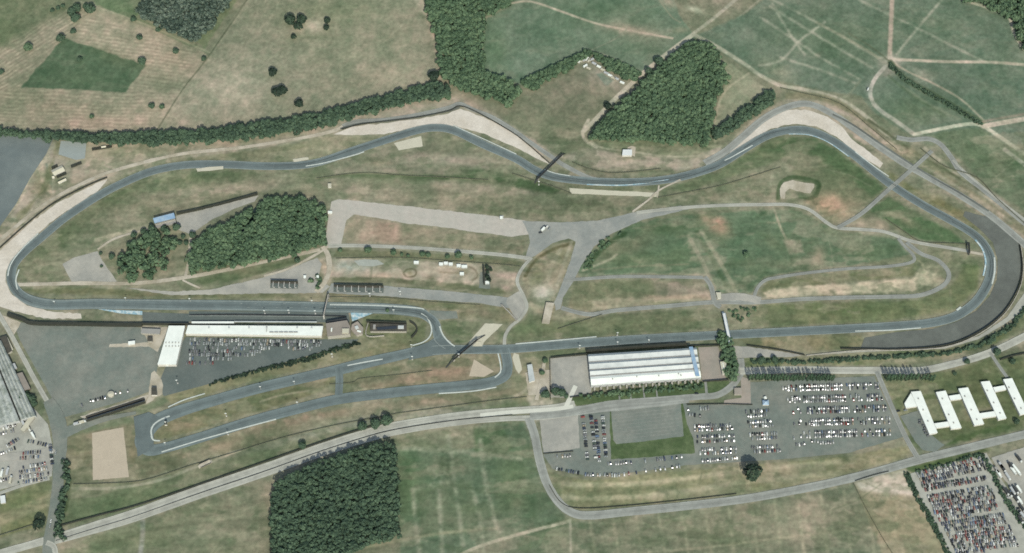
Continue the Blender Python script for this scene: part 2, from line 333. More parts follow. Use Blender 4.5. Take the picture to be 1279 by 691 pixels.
ribbon('lot_road', [(1095,464),(1105,488),(1118,518),(1132,548),(1146,572)], 6, 'lane')
ribbon('footpath', [(1236,440),(1248,458),(1258,472)], 4, 'lane')
ribbon('approach_road', [(-10,375),(0,395),(12,415),(28,445),(45,477),(60,503),(74,525)], 5.5, 'road')
ribbon('approach_road', [(60,500,12),(70,520,18),(75,545,17),(74,580,14),(72,610,13),(68,640,13),(62,672,13),(60,700,14)], 14, 'tarmac')
ribbon('approach_road', [(66,560),(58,565),(20,570),(0,572)], 10, 'tarmac_warm')
ribbon('approach_road', [(74,545,14),(95,535,12),(130,524,7),(170,516,4)], 7, 'tarmac')
ribbon('side_road', [(58,678),(68,684),(70,705)], 6, 'road')
ribbon('yard_road', [(-10,620),(30,606),(62,598)], 4, 'road')
ribbon('footpath', [(670,500),(676,475),(680,452)], 4, 'dirt')
ribbon('footpath', [(881,477),(883,495)], 3, 'lane')
for x in (772, 786, 803, 819): ribbon('footpath', [(x,484-(x-760)*.06),(x+2,500-(x-760)*.06)], 1.8, 'lane')
# ---------------------------------------------------------------- race track
LOOP = [(560,432),(549,424),(546,414),(543,404),(534,396),(520,390),(480,386),(400,384),(300,382),(200,381),(120,380),(70,381),(42,377),(24,367),(15,353),(15,338),(20,327),(33,313),(52,297),(78,275),(104,257),(130,241),(156,228),(182,217),(208,210),(240,206),(282,206),(330,208),(372,207),(402,202),(440,189),(480,176),(518,164),(544,160),(568,164),(606,182),(645,199),(668,213),(694,222),(740,227),(790,228),(830,225),(864,218),(898,206),(930,186),(958,170),(986,163),(1012,164),(1040,176),(1070,197),(1110,229),(1150,255),(1190,277),(1216,293),(1231,309),(1238,327),(1236,347),(1228,365),(1215,381),(1192,396),(1160,404),(1115,408),(1060,411),(1000,414),(940,417),(880,420),(800,424),(740,428),(690,432),(640,436),(600,437),(565,437),(540,438)]
ribbon('race_track', [(*p, 11.5) for p in LOOP[:1]]+[(*p, 14 if 5 <= i <= 12 else 11.5) for i, p in enumerate(LOOP) if i], 11.5, 'track')
ribbon('race_track', [(552,420,8),(545,427,10),(530,436,12),(500,444,13),(460,453,14),(420,463,14),(380,472,14),(320,486,14),(270,500,14),(230,512,15),(200,524,17),(184,538,19),(178,552,18),(186,562,15),(205,560,13),(250,547,13),(290,534,13),(330,522,13),(380,509,13),(424,499,13),(480,492,13),(528,487,13),(580,482,13),(612,478,13),(630,470,13),(634,458,12),(632,444,12),(630,436,12)], 13, 'track')
sheet('race_track', [(167,521),(186,515),(205,524),(192,536),(192,560),(172,571)], 'track')
sheet('race_track', [(518,434),(545,424),(556,424),(568,433),(600,434),(600,440),(545,444),(510,450)], 'track')
ribbon('race_track', [(423,458),(424,475),(423,494)], 9, 'track')
# crossings laid over the track
ribbon('crossing', [(1046,285),(1075,268),(1108,239),(1140,211),(1164,189)], 5.2, 'lane')
ribbon('crossing', [(790,265),(810,250),(825,237),(850,225)], 2.6, 'dirt')
ribbon('crossing', [(821,247),(823,232)], 2, 'dirt')
# kerbs and painted edge lines
def sub(a, b): return [tuple(p) for p in LOOP[a:b]]
ribbon('track_marking', sub(0, len(LOOP)), 0.6, 'line_white', off=5.5)
ribbon('track_marking', sub(0, len(LOOP)), 0.6, 'line_white', off=-5.5)
for pts, w, mm in [
    ([(526,392),(534,398),(538,406),(539,414),(536,422),(528,428),(515,432)], 1.6, 'kerb_white'),
    ([(549,408),(553,418),(560,427),(568,433)], 1.6, 'kerb_white'),
    ([(412,381),(470,382),(520,385),(530,387)], 1.5, 'kerb_white'),
    ([(190,547),(189,538),(193,530),(202,524),(212,520)], 1.8, 'kerb_white'), ([(189,545),(192,550),(200,551)], 1.8, 'kerb_white'),
    ([(210,509),(230,500),(256,492)], 1.5, 'kerb_white'), ([(202,565),(250,550),(300,536),(345,524)], 1.5, 'kerb_white'),
    ([(434,457),(460,452),(478,449)], 1.5, 'kerb_white'), ([(548,492),(590,489),(620,484)], 1.6, 'kerb_white'),
    ([(622,442),(625,455),(625,465),(618,472)], 1.6, 'kerb_white'), ([(644,430),(690,426),(745,421)], 1.4, 'kerb_white'),
    ([(22,362),(20,350),(24,337)], 1.6, 'kerb_white'), ([(10,345),(14,330),(28,311),(48,292)], 1.4, 'kerb_white'),
    ([(382,208),(405,204),(440,195),(455,190)], 1.5, 'kerb_white'), ([(566,157),(606,175),(645,193)], 1.2, 'kerb_white'),
    ([(680,212),(694,217),(712,220)], 1.2, 'kerb_white'), ([(733,231),(770,232),(800,230),(835,225)], 1.5, 'paint_blue'),
    ([(905,201),(915,196),(940,182)], 1.4, 'kerb_white'), ([(985,168),(1010,169),(1034,178),(1060,196)], 1.2, 'paint_blue'), ([(1068,190),(1090,207),(1110,221)], 1.4, 'kerb_white'),
    ([(1218,300),(1227,312),(1231,328),(1228,345)], 2.0, 'paint_blue'), ([(1242,322),(1242,340),(1239,355)], 1.8, 'kerb_white'), ([(1068,414),(1110,413),(1150,410)], 1.4, 'kerb_white'), ([(1195,388),(1200,384)], 2.5, 'kerb_white'),
]: ribbon('kerb', pts, w, mm)
sheet('kerb_strip', [(178,201),(178,201.5)] and [(245,211),(262,209),(279,208),(279,212),(262,214),(247,215)], 'cream')
sheet('kerb_strip', [(366,199),(385,197),(386,200),(367,203)], 'cream')
sheet('painted_run_off', [(122,386.5),(150,388),(178,389),(178,394),(150,392)], 'paint_blue')
sheet('painted_run_off', [(438,391),(466,392),(450,398),(440,402)], 'paint_blue')
sheet('painted_run_off', [(596,426),(601,428),(603,433),(590,433)], 'cream')
ribbon('track_marking', [(236,395),(300,395),(405,396)], 0.8, 'line_white')
for i in range(14):   # start grid boxes
    x = 300+i*9; ribbon('grid_box', [(x,379.5+(i % 2)*5),(x+2.6,379.5+(i % 2)*5)], 0.6, 'line_white')

for a_, b_, off_ in ((2, 8, 1.8), (3, 7, -1.2), (12, 18, 2.2), (13, 17, .6), (27, 33, 1.5), (37, 44, -1.8), (38, 43, .8), (50, 58, 2.0), (52, 57, -.8), (44, 47, 1.2)):
    ribbon('tyre_mark', sub(a_, b_), 0.9, 'rubber_mark', off=off_)
# ---------------------------------------------------------------- painted ground (albedo of soil and grass, with some bank shadows, mapped in metres)
GS = 1.3
gx = np.arange(-760, 760+GS, GS); gy = np.arange(-480, 560+GS, GS)
nxg, nyg = len(gx), len(gy)
GX, GY = np.meshgrid(gx, gy)
def vnoise(scale, sx=1.0, sy=1.0, ang=0.0, seed=0, octaves=3):
    rng = np.random.default_rng(seed); out = np.zeros(GX.shape); amp = 1; tot = 0
    ca, sa = math.cos(ang), math.sin(ang)
    U = (GX*ca+GY*sa)/scale/sx; V = (-GX*sa+GY*ca)/scale/sy
    for o in range(octaves):
        T = rng.random((256, 256)); u = U*2**o+37.3*o; v = V*2**o+11.7*o
        iu = np.floor(u).astype(int); iv = np.floor(v).astype(int); fu = u-iu; fv = v-iv
        fu = fu*fu*(3-2*fu); fv = fv*fv*(3-2*fv)
        a = T[iv % 256, iu % 256]; b = T[iv % 256, (iu+1) % 256]; c = T[(iv+1) % 256, iu % 256]; d = T[(iv+1) % 256, (iu+1) % 256]
        out += amp*((a*(1-fu)+b*fu)*(1-fv)+(c*(1-fu)+d*fu)*fv); tot += amp; amp *= 0.55
    return out/tot*2-1
PX, PY = PW(GX, GY)
w1 = vnoise(9, seed=1); w2 = vnoise(9, seed=2)
WX = PX+w1*2.2; WY = PY+w2*1.8           # ragged natural edges
rows_px = PX; 
IMG = np.zeros(GX.shape+(3,))
def c3(c): return np.array(c, dtype=float)
IMG[:] = c3((124,127,103))
n_big = vnoise(90, seed=3); n_mid = vnoise(28, seed=4); n_sm = vnoise(8, seed=5); n_ew = vnoise(22, 4, 0.6, 0.0, seed=6); n_f = vnoise(3.2, seed=8, octaves=2)
def box_of(x0, x1, y0, y1, pad):
    m = (PX > x0-pad) & (PX < x1+pad) & (PY > y0-pad) & (PY < y1+pad)
    r = np.where(m.any(1))[0]; c = np.where(m.any(0))[0]
    if len(r) == 0 or len(c) == 0: return None
    return slice(r[0], r[-1]+1), slice(c[0], c[-1]+1)
def mix(sl, a, col):
    IMG[sl] = IMG[sl]*(1-a[..., None])+c3(col)*a[..., None]
def poly_mask(pts, soft, crisp, sl):
    X = (PX if crisp else WX)[sl]; Y = (PY if crisp else WY)[sl]
    ins = np.zeros(X.shape, bool); dist = np.full(X.shape, 1e9); n = len(pts)
    for i in range(n):
        x0, y0 = pts[i]; x1, y1 = pts[(i+1) % n]
        c = ((y0 > Y) != (y1 > Y)) & (X < (x1-x0)*(Y-y0)/((y1-y0) if y1 != y0 else 1e-9)+x0); ins ^= c
        L = (x1-x0)**2+(y1-y0)**2+1e-9; t = np.clip(((X-x0)*(x1-x0)+(Y-y0)*(y1-y0))/L, 0, 1)
        dist = np.minimum(dist, np.hypot(X-x0-t*(x1-x0), Y-y0-t*(y1-y0)))
    sd = np.where(ins, dist, -dist); return np.clip(sd/(soft+1e-6)*0.5+0.5, 0, 1)
def fill(pts, col, a=1.0, soft=1.0, crisp=False, tex=None, tamp=0.0, sm=0):
    if sm: pts = smooth(pts, sm, True)
    xs = [p[0] for p in pts]; ys = [p[1] for p in pts]; sl = box_of(min(xs), max(xs), min(ys), max(ys), soft+4)
    if sl is None: return
    m = poly_mask(pts, soft, crisp, sl)*a
    if tex is not None: m = np.clip(m*(1+tamp*tex[sl]), 0, 1)
    mix(sl, m, col)
def line(pts, w, col, a=1.0, soft=0.8, sm=5, brk=0.0, crisp=True):
    pts = smooth(pts, sm) if sm and len(pts) > 2 else pts
    xs = [p[0] for p in pts]; ys = [p[1] for p in pts]; sl = box_of(min(xs), max(xs), min(ys), max(ys), w+soft+4)
    if sl is None: return
    X = (PX if crisp else WX)[sl]; Y = (PY if crisp else WY)[sl]; dist = np.full(X.shape, 1e9)
    for (x0, y0), (x1, y1) in zip(pts[:-1], pts[1:]):
        L = (x1-x0)**2+(y1-y0)**2+1e-9; t = np.clip(((X-x0)*(x1-x0)+(Y-y0)*(y1-y0))/L, 0, 1)
        dist = np.minimum(dist, np.hypot(X-x0-t*(x1-x0), Y-y0-t*(y1-y0)))
    m = np.clip((w/2-dist)/soft+0.5, 0, 1)*a
    if brk: m = m*np.clip(1+brk*(n_sm[sl]+0.6*n_mid[sl])*2, 0, 1.0)
    mix(sl, m, col)
def blob(x, y, rx, ry, col, a=0.8, ang=0.0, k=2.0):
    sl = box_of(x-rx*2, x+rx*2, y-rx*2 if rx > ry else y-ry*2, y+rx*2 if rx > ry else y+ry*2, 4)
    if sl is None: return
    ca, sa = math.cos(math.radians(ang)), math.sin(math.radians(ang)); X = WX[sl]-x+n_sm[sl]*rx*0.15; Y = WY[sl]-y+n_mid[sl]*ry*0.2
    d = np.sqrt(((X*ca+Y*sa)/rx)**2+((-X*sa+Y*ca)/ry)**2)
    mix(sl, np.clip(np.exp(-d**k), 0, 1)*a, col)
def stripes(pts, ang, lam, amp, soft=2, seed=9):
    """cut rows in a mown or harvested field, direction in picture degrees"""
    xs = [p[0] for p in pts]; ys = [p[1] for p in pts]; sl = box_of(min(xs), max(xs), min(ys), max(ys), 4)
    m = poly_mask(pts, soft, True, sl); t = math.radians(ang)
    ph = (PX[sl]*(-math.sin(t))+PY[sl]*math.cos(t))/lam+n_mid[sl]*0.5
    s = np.sin(2*math.pi*ph)*(0.55+0.45*np.clip(n_sm[sl]*2, -1, 1))
    IMG[sl] *= (1+amp*m*s)[..., None]
TAN = (155,149,124); DRY = (140,138,113); OLV = (120,126,100); GRN = (97,118,91); LSH = (84,110,82); DKG = (72,96,70); PINK = (172,148,128); PALE = (186,177,155); RED = (182,146,128)
# ---- fields along the top
fill([(-60,-60),(100,-60),(0,62),(-60,90)], (103,117,86), soft=2)
F2 = [(-60,100),(0,60),(85,9),(120,6),(258,67),(228,112),(196,163),(-60,160)]
fill(F2, (150,144,120), soft=1.2); fill([(-60,30),(60,-10),(100,8),(0,62),(-60,100)], (110,122,90), 0.8, soft=8)
blob(190,70,70,26,(160,150,126),0.8,20); blob(80,35,60,14,(150,146,122),0.7,-25); blob(225,80,30,14,(165,146,124),0.7,25)
blob(110,140,120,12,(152,143,118),0.55); blob(60,132,25,8,(168,148,126),0.6); blob(220,100,28,30,(112,122,94),0.5)
blob(120,155,80,8,(166,142,122),0.5); blob(30,120,40,16,(124,128,100),0.6)
stripes([(0,60),(85,9),(110,20),(78,48),(26,108),(-20,120)], -33, 4.2, 0.09)
stripes([(110,20),(258,67),(228,112),(160,112),(182,82),(82,48)], 8, 4.4, 0.08)
stripes([(-10,112),(157,114),(228,112),(196,163),(-40,160)], 2, 4.6, 0.08)
fill([(80,47),(182,82),(157,115),(26,109)], (84,107,80), soft=0.9); stripes([(80,47),(182,82),(157,115),(26,109)], -55, 9, 0.035)
blob(95,100,40,8,(98,120,88),0.5); blob(52,98,8,4,(118,138,104),0.5); blob(140,70,30,8,(96,108,78),0.5,22)
fill([(95,-60),(215,-60),(200,0),(168,20),(255,62),(262,68),(120,5)], (107,123,92), soft=1); blob(150,12,40,10,(100,124,86),0.5,20)
fill([(255,62),(335,-60),(290,-60),(245,52)], (110,124,92), soft=1)
F3 = [(355,-60),(522,-60),(545,45),(553,95),(480,118),(400,140),(330,151),(196,163),(228,112),(262,68)]
fill(F3, (138,138,114), soft=1.0); stripes(F3, -62, 5.5, 0.03)
blob(290,110,90,36,(164,156,134),0.85,-25); blob(430,60,80,35,(130,135,108),0.7); blob(390,20,60,25,(128,134,104),0.6); blob(250,150,60,12,(158,150,126),0.6); blob(500,60,30,60,(142,142,116),0.6); blob(430,10,60,16,(120,130,98),0.5)
line([(522,-10),(536,20),(545,50),(551,95)], 9, (186,166,144), 0.7, 4, brk=.6); line([(519,-5),(533,15)], 10, (198,180,158), 0.7, 4)
blob(392,32,16,9,(190,178,154),0.8); blob(388,46,30,4,(100,118,86),0.5)
line([(196,163),(228,112),(262,68),(335,-40)], 1.6, (92,98,76), 0.7, 0.8); line([(199,163),(231,112),(265,68),(338,-40)], 1.3, (158,150,126), 0.5, 0.8)
line([(100,2),(180,30),(262,66)], 2.2, (168,160,134), 0.6, 1); line([(262,66),(290,25),(320,-10)], 2, (150,148,122), 0.4)
# ---- fields top middle
F4 = [(635,3),(660,-60),(820,-60),(850,20),(868,47),(840,62),(800,92),(733,63),(655,108),(605,90),(604,50),(608,22)]
fill(F4, (103,124,101), soft=1.2); blob(700,30,60,30,(98,120,94),0.5); blob(620,60,16,30,(112,136,100),0.5); blob(800,45,50,25,(118,128,102),0.6,20); blob(780,35,40,10,(150,144,120),0.4,15); blob(760,10,60,14,(92,118,88),0.5)
fill([(640,5),(606,25),(602,55),(605,92),(602,92),(599,55),(603,22),(640,2)], (150,152,125), 0.5, 1)
line([(640,4),(663,2),(700,14),(740,28),(775,36),(840,48)], 2.6, (184,170,148), 0.85, 1); blob(790,38,30,5,(186,160,140),0.7,10)
line([(740,62),(775,45),(785,30)], 1.5, (140,142,118), .5); line([(733,62),(770,75),(800,90)], 3, (150,148,122), .6)
F4b = [(820,-60),(980,-60),(960,-5),(930,18),(870,45),(850,20)]
fill(F4b, (124,126,102), soft=2); blob(900,0,24,10,(165,150,130),0.8,20); blob(868,12,10,3,(190,195,165),0.8,20); blob(835,2,14,6,(168,150,128),0.7,30); blob(850,38,12,4,(170,158,132),.7)
line([(866,42),(895,20),(930,-10)], 4, (180,172,152), 0.8, 1.2); line([(888,44),(915,28),(960,-10)], 2.4, (160,156,134), 0.7, 1.2); line([(820,-5),(838,20),(850,28)], 1.6, (150,146,120), .6); line([(850,-10),(880,15),(893,20)],1.5,(150,146,120),.6)
F5 = [(640,126),(735,68),(805,95),(730,170),(742,182),(700,197),(665,168),(600,138),(640,133)]
fill(F5, (120,123,99), soft=1.5); blob(720,100,40,25,(132,130,108),0.7,-30); blob(690,170,40,20,(104,118,88),0.7); blob(700,165,12,6,(160,140,118),.5); blob(650,150,25,12,(118,124,98),.6); blob(755,95,34,12,(172,158,142),0.8,35); fill([(745,93),(752,90),(767,100),(758,108)], (112,130,112), .8, 1)
# ---- field right of the diagonal wood and top right
F6 = [(868,45),(930,18),(960,-5),(980,-60),(1400,-60),(1400,170),(1279,180),(1150,178),(1090,140),(1075,120),(1000,108),(950,95)]
fill(F6, (106,123,103), soft=1.5); blob(1000,40,80,40,(100,118,92),0.5); blob(1200,110,90,40,(94,116,94),0.6); blob(1050,50,60,30,(90,112,85),0.5); blob(1180,30,80,30,(96,118,90),0.5); blob(1140,140,40,20,(88,112,78),0.5); blob(970,90,30,12,(140,144,116),.6,30); blob(1250,60,50,30,(96,120,96),0.6)
line([(868,44),(895,58),(930,80),(948,93),(975,107),(1000,111),(1040,121),(1060,130),(1085,148),(1108,168),(1125,174)], 4.5, (178,172,150), 0.9, 1.2)
fill([(888,92),(905,75),(930,92),(960,112),(905,165),(893,178),(893,150),(900,120),(910,100)], (146,147,120), soft=1.5); line([(893,178),(893,150),(905,115),(935,92)], 3, (172,164,138), .8, 1)
line([(895,64),(905,85),(912,98)], 2, (165,160,135), .8)
for l in ([(948,82),(975,76),(1000,50),(1030,28)], [(965,5),(985,40),(1005,68)], [(950,22),(990,48),(1030,75),(1072,98)], [(975,72),(1020,86),(1068,104)], [(1073,0),(1110,18),(1145,35),(1175,50),(1230,78)], [(1185,-10),(1148,33),(1120,68)], [(955,-5),(1005,20),(1050,45),(1075,60),(1105,76)], [(962,8),(1010,38),(1060,68),(1090,85)]):
    line(l, 3.2, (158,160,138), 0.7, 2.4, brk=.4)
line([(1020,28),(1055,47),(1082,62),(1105,78)], 3, (158,152,126), 0.5, 2); line([(1075,100),(1060,118),(1048,122)],3,(140,144,118),.5,2)
line([(1115,-20),(1113,30),(1111,74)], 5.5, (180,160,142), 0.9, 2); line([(1110,74),(1180,77),(1240,78),(1290,82)], 3.6, (190,176,154), 0.9, 1.2)
blob(1112,76,14,8,(190,176,158),0.9); line([(1115,78),(1135,90),(1165,104),(1200,124),(1228,150)], 2.4, (170,162,138), 0.8, 1); blob(1150,92,14,5,(176,168,146),.5,30)
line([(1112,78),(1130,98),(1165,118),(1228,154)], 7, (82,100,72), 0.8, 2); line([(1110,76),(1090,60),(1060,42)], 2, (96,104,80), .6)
line([(1105,84),(1092,100),(1087,118),(1096,135),(1120,152),(1142,168)], 5, (170,168,152), 0.95, 1); blob(1108,90,9,6,(150,140,126),.6); blob(1084,112,4,8,(140,146,136),.6)
line([(1142,168),(1175,161),(1210,155),(1228,158),(1250,172),(1279,192),(1310,215)], 4.4, (190,188,164), 0.95, 1); line([(1228,158),(1260,152),(1310,144)], 6, (194,180,160), 0.95, 1); line([(1228,152),(1260,146),(1310,138)], 3, (150,136,118), 0.7, 2)
line([(1180,-10),(1210,2),(1240,12),(1260,22),(1266,40),(1279,62)], 3.4, (182,178,156), .9, 1)
line([(1128,108),(1160,130),(1200,150)], 3, (140,146,118), 0.5, 3); line([(1110,95),(1140,120),(1180,145)], 3, (86,106,76), 0.5, 2)
fill([(1150,178),(1180,163),(1225,160),(1279,195),(1400,260),(1400,320),(1279,262),(1240,240),(1205,205),(1185,185)], (105,120,93), soft=2)
line([(1155,185),(1200,222),(1260,265),(1290,290)], 4, (170,162,140), .8, 2); blob(1240,210,30,25,(118,128,100),0.6,40); blob(1270,195,20,10,(88,110,78),0.7,30); blob(1215,190,20,14,(98,116,84),0.5,30); line([(1255,187),(1279,205),(1310,225)], 5, (178,172,154), .8, 1); line([(1240,225),(1262,205),(1275,192)], 2, (140,144,118), .5)
# ---- band north of the circuit
fill([(60,176),(200,180),(330,168),(480,134),(560,118),(600,132),(660,170),(700,197),(690,206),(640,170),(575,135),(480,152),(400,172),(300,190),(170,215),(120,240),(0,330),(-60,360),(-60,300),(0,290),(30,240)], (158,150,131), soft=2)
blob(90,240,40,12,(150,140,114),0.7,-30); blob(150,195,30,10,(186,170,148),0.8,-12); blob(200,190,60,7,(128,130,100),0.6,-5); blob(320,175,80,6,(144,138,112),0.6,-10); blob(50,230,14,20,(140,132,104),.8,10)
fill([(70,175),(150,178),(165,186),(120,200),(108,205),(75,200),(66,190)], (158,150,124), .7, 2); line([(50,205),(56,228),(65,240)], 7, (190,168,146), .9, 1.5); line([(58,205),(64,230)], 3, (120,132,112), .8, 1)
line([(66,215),(66,242)], 1.2, (185,180,160), .8); fill([(20,268),(62,236),(70,176),(78,178),(60,210),(45,250),(20,290)], (118,120,88), .8, 2); line([(-20,292),(8,268),(26,248),(35,225),(60,195)], 5, (182,170,146), .7, 2)
blob(460,100,60,14,(150,146,120),.6,-12); blob(590,128,24,8,(168,148,128),0.7,25); blob(640,150,20,8,(128,130,104),.7,35); blob(545,125,30,5,(150,142,120),.6,-10)
# between top track and service road
fill([(160,212),(250,195),(330,186),(400,172),(440,170),(490,166),(440,188),(400,200),(330,204),(240,203),(190,208)], (132,132,104), soft=1.5); blob(390,180,30,5,(120,128,92),.5,-15); blob(250,198,50,3,(144,138,110),.6,-4)
fill([(700,197),(730,185),(790,195),(860,195),(900,182),(905,195),(870,214),(800,212),(750,210)], (162,153,134), soft=2); blob(780,200,50,8,(160,150,128),.6); blob(720,190,10,4,(120,130,100),.5)
fill([(740,172),(885,180),(900,182),(860,200),(790,192),(760,186)], (132,136,108), .9, 2); line([(738,176),(750,184),(775,188),(790,190),(850,196),(900,190)], 2.4, (172,166,142), .8, 1); line([(735,150),(728,165),(732,176),(745,184)], 4, (180,172,150), .9, 1); line([(866,43),(840,62),(805,90),(770,122),(745,148),(728,165)], 5.5, (184,178,156), .95, 1)
# right outer band, between track and outer road
fill([(900,192),(940,150),(985,120),(1045,130),(1120,180),(1190,225),(1279,290),(1279,310),(1250,285),(1190,245),(1130,205),(1060,170),(1000,138),(950,160)], (154,146,124), soft=2)
line([(985,120),(1045,128),(1120,188),(1200,235),(1279,288)], 9, (122,122,94), .8, 3); line([(1085,150),(1150,195),(1220,235),(1279,272)], 3.5, (84,92,66), .85, 2); line([(1070,150),(1130,192),(1200,236),(1262,276)], 4, (172,162,140), .8, 2); line([(985,126),(1040,136),(1075,152),(1110,184)], 4, (160,148,130), .8, 2)  # the darkest line is the berm's shadow, painted into the ground colour
fill([(1110,214),(1150,240),(1200,262),(1240,285),(1215,288),(1180,268),(1140,244),(1100,218)], (124,124,88), .9, 2); blob(1175,255,30,7,(118,116,78),.7,28); blob(1135,192,10,10,(188,160,136),.9); blob(1240,270,26,8,(150,140,118),.8,33)
blob(1160,205,40,5,(140,136,106),.7,32); blob(1220,248,36,4,(160,150,124),.7,33)
# ---- infield west
INF = [(20,340),(40,300),(90,260),(150,222),(210,212),(300,213),(400,208),(460,188),(530,168),(575,170),(640,198),(700,226),(760,236),(860,226),(920,198),(970,172),(1020,172),(1070,202),(1130,250),(1190,285),(1225,320),(1222,360),(1190,390),(1100,403),(940,408),(700,424),(640,428),(560,425),(540,385),(400,376),(200,372),(60,366)]
fill(INF, (127,129,104), soft=1.5)
blob(140,245,40,14,(98,114,78),0.9,-30); blob(80,290,45,12,(94,112,76),0.85,-40); blob(230,222,70,8,(106,120,84),0.7); blob(280,216,60,5,(94,112,78),0.6); blob(200,255,70,10,(132,132,104),0.7,-8); blob(120,275,40,16,(126,126,100),.6,-20); blob(200,236,30,6,(98,116,82),.6,-5); blob(260,236,70,7,(140,136,108),.7,-5)
line([(50,340),(75,320),(100,298)], 2, (140,138,112), .5); line([(118,278),(190,262),(260,248),(325,233),(400,222)], 3, (158,150,124), .6, 2); line([(120,300),(150,292),(185,283)], 5, (178,168,142), .7, 2)
line([(60,355),(190,368)], 2, (94,106,74), .5); blob(50,330,30,10,(150,142,116),.5); blob(60,345,20,8,(120,122,92),.6); fill([(22,362),(60,358),(200,364),(330,364),(400,366),(400,373),(200,371),(60,367),(28,364)], (112,116,84), .9, 1.5); blob(250,368,90,3,(126,118,88),.6)
line([(330,240),(345,230),(362,212),(370,209)], 3, (160,156,134), .6, 1.5); blob(365,252,24,5,(104,118,84),.7,-8); blob(420,235,60,10,(112,122,90),.5); line([(420,240),(428,252)],6,(120,124,98),.4,3)
# central north infield
fill([(430,196),(520,180),(600,190),(690,232),(660,262),(560,258),(430,246),(400,232)], (140,134,116), .55, 6, tex=n_mid, tamp=.8); blob(520,190,60,6,(110,118,88),0.6); blob(560,200,100,8,(160,148,130),0.9,8); blob(620,230,60,6,(152,142,122),0.8,15); blob(520,250,110,8,(138,134,112),.8,4); blob(200,262,80,10,(148,142,118),.8,-10); blob(270,238,80,6,(156,148,126),.8,-5); fill([(400,222),(460,215),(560,220),(600,214),(640,218),(700,238),(690,242),(640,234),(560,226),(460,222)], (72,94,62), .9, 2.5); blob(610,217,50,6,(84,108,74),.8,8); blob(560,245,110,12,(116,121,94),0.7,5); blob(620,255,60,8,(130,128,104),.7,5); blob(480,225,60,8,(110,122,90),.6); blob(470,200,40,8,(128,128,104),.6,-10); blob(500,215,50,3,(150,142,122),.5); blob(620,265,40,4,(112,120,88),.6)
fill([(600,240),(740,250),(800,262),(740,272),(640,268),(600,262)], (118,124,97), .8, 3); blob(770,255,50,5,(106,112,84),.6); blob(700,255,60,8,(120,122,98),.6)
fill([(700,225),(760,236),(850,230),(830,240),(760,240),(710,236)], (98,108,78), .6, 2); fill([(850,228),(900,210),(950,186),(990,172),(1010,172),(1000,190),(960,205),(900,225),(860,240),(840,238)], (100,116,82), .7, 2); blob(960,180,40,8,(90,110,72),.7,-25); blob(900,245,60,7,(138,132,108),.7,-3); blob(930,225,40,8,(118,124,96),.7,-15)
line([(990,210),(968,210),(962,230),(955,245)], 3, (150,150,124), .5, 1.5)
# strip between the paddock roads
fill([(438,270),(500,279),(560,285),(655,300),(652,318),(600,312),(500,307),(432,304)], (134,130,106), .95, 1); fill([(455,272),(500,280),(500,305),(452,304)], (160,140,120), .7, 4); blob(480,290,16,14,(168,142,122),.6); blob(440,285,8,14,(118,124,96),.7); blob(560,292,30,6,(150,136,116),.6); blob(620,305,30,5,(146,142,118),.6)
fill([(420,311),(500,314),(560,318),(650,326),(650,332),(600,328),(500,322),(415,324)], (116,118,90), .95, 1)
fill([(250,345),(330,328),(395,314),(400,322),(330,342),(258,357),(245,352)], (104,116,84), .95, 1.2)
fill([(395,322),(440,322),(600,330),(615,333),(610,356),(560,352),(480,346),(410,345),(400,340)], (168,158,138), .95, 1.5); blob(440,332,22,6,(160,170,162),.8); blob(480,345,30,4,(182,158,134),.7); blob(400,332,14,8,(166,146,118),.8); line([(504,341),(508,337),(516,336),(520,340),(517,345),(508,346),(504,341)], 2, (110,104,80), .9, 1.2); blob(512,341,4,3,(140,134,100),.8); blob(537,348,7,2.6,(96,92,72),.9); line([(550,340),(565,341),(583,341)], 2, (122,114,88), .8, 1.2); line([(586,333),(594,338),(596,346),(590,350)], 2.2, (124,114,92), .8, 1.2); line([(490,345),(530,352),(590,354)], 5, (186,168,148), .7, 3); line([(555,345),(575,338),(592,342),(590,352)],2.5,(140,134,112),.6); blob(390,350,10,10,(74,104,66),.9); blob(560,338,40,4,(150,140,118),.6)
fill([(480,347),(560,353),(630,362),(632,367),(560,360),(480,353),(415,350),(415,346)], (104,110,82), .9, 1); fill([(605,338),(652,340),(640,362),(612,358)], (162,148,130), .8, 2)
fill([(410,364),(480,369),(540,376),(600,380),(632,384),(650,400),(630,404),(600,396),(556,400),(548,392),(520,380),(410,373)], (120,120,92), .95, 1.5); blob(560,384,30,4,(98,112,76),.8); blob(600,390,30,6,(138,130,108),.6,10); fill([(550,400),(605,402),(585,428),(565,428),(552,415)], (96,112,80), .9, 1.5); blob(630,418,12,8,(92,110,76),.8)
# central mound west of the loop
fill([(665,322),(690,306),(718,300),(713,325),(698,358),(692,390),(668,392),(656,372),(652,350)], (146,140,114), 1, 1.5); line([(656,345),(668,326),(690,312),(716,304)], 4, (92,92,62), .8, 2); blob(672,345,8,14,(118,120,84),.7); blob(700,320,12,12,(140,136,104),.7,-30); blob(678,366,15,13,(192,186,170),.9); line([(700,312),(690,330),(684,350)], 5, (164,158,132), .7, 2); line([(715,300),(704,330),(695,360)], 4, (165,160,138), .6, 2)  # brown outline on the top edge has the bank's shadow painted in
fill([(640,405),(660,392),(700,402),(752,392),(880,387),(905,392),(905,410),(700,424),(640,428)], (102,112,84), .95, 2); blob(780,405,60,8,(116,124,90),.6); blob(860,400,40,6,(124,126,96),.6); blob(700,412,40,6,(104,116,82),.7); blob(655,410,16,8,(92,112,76),.7)
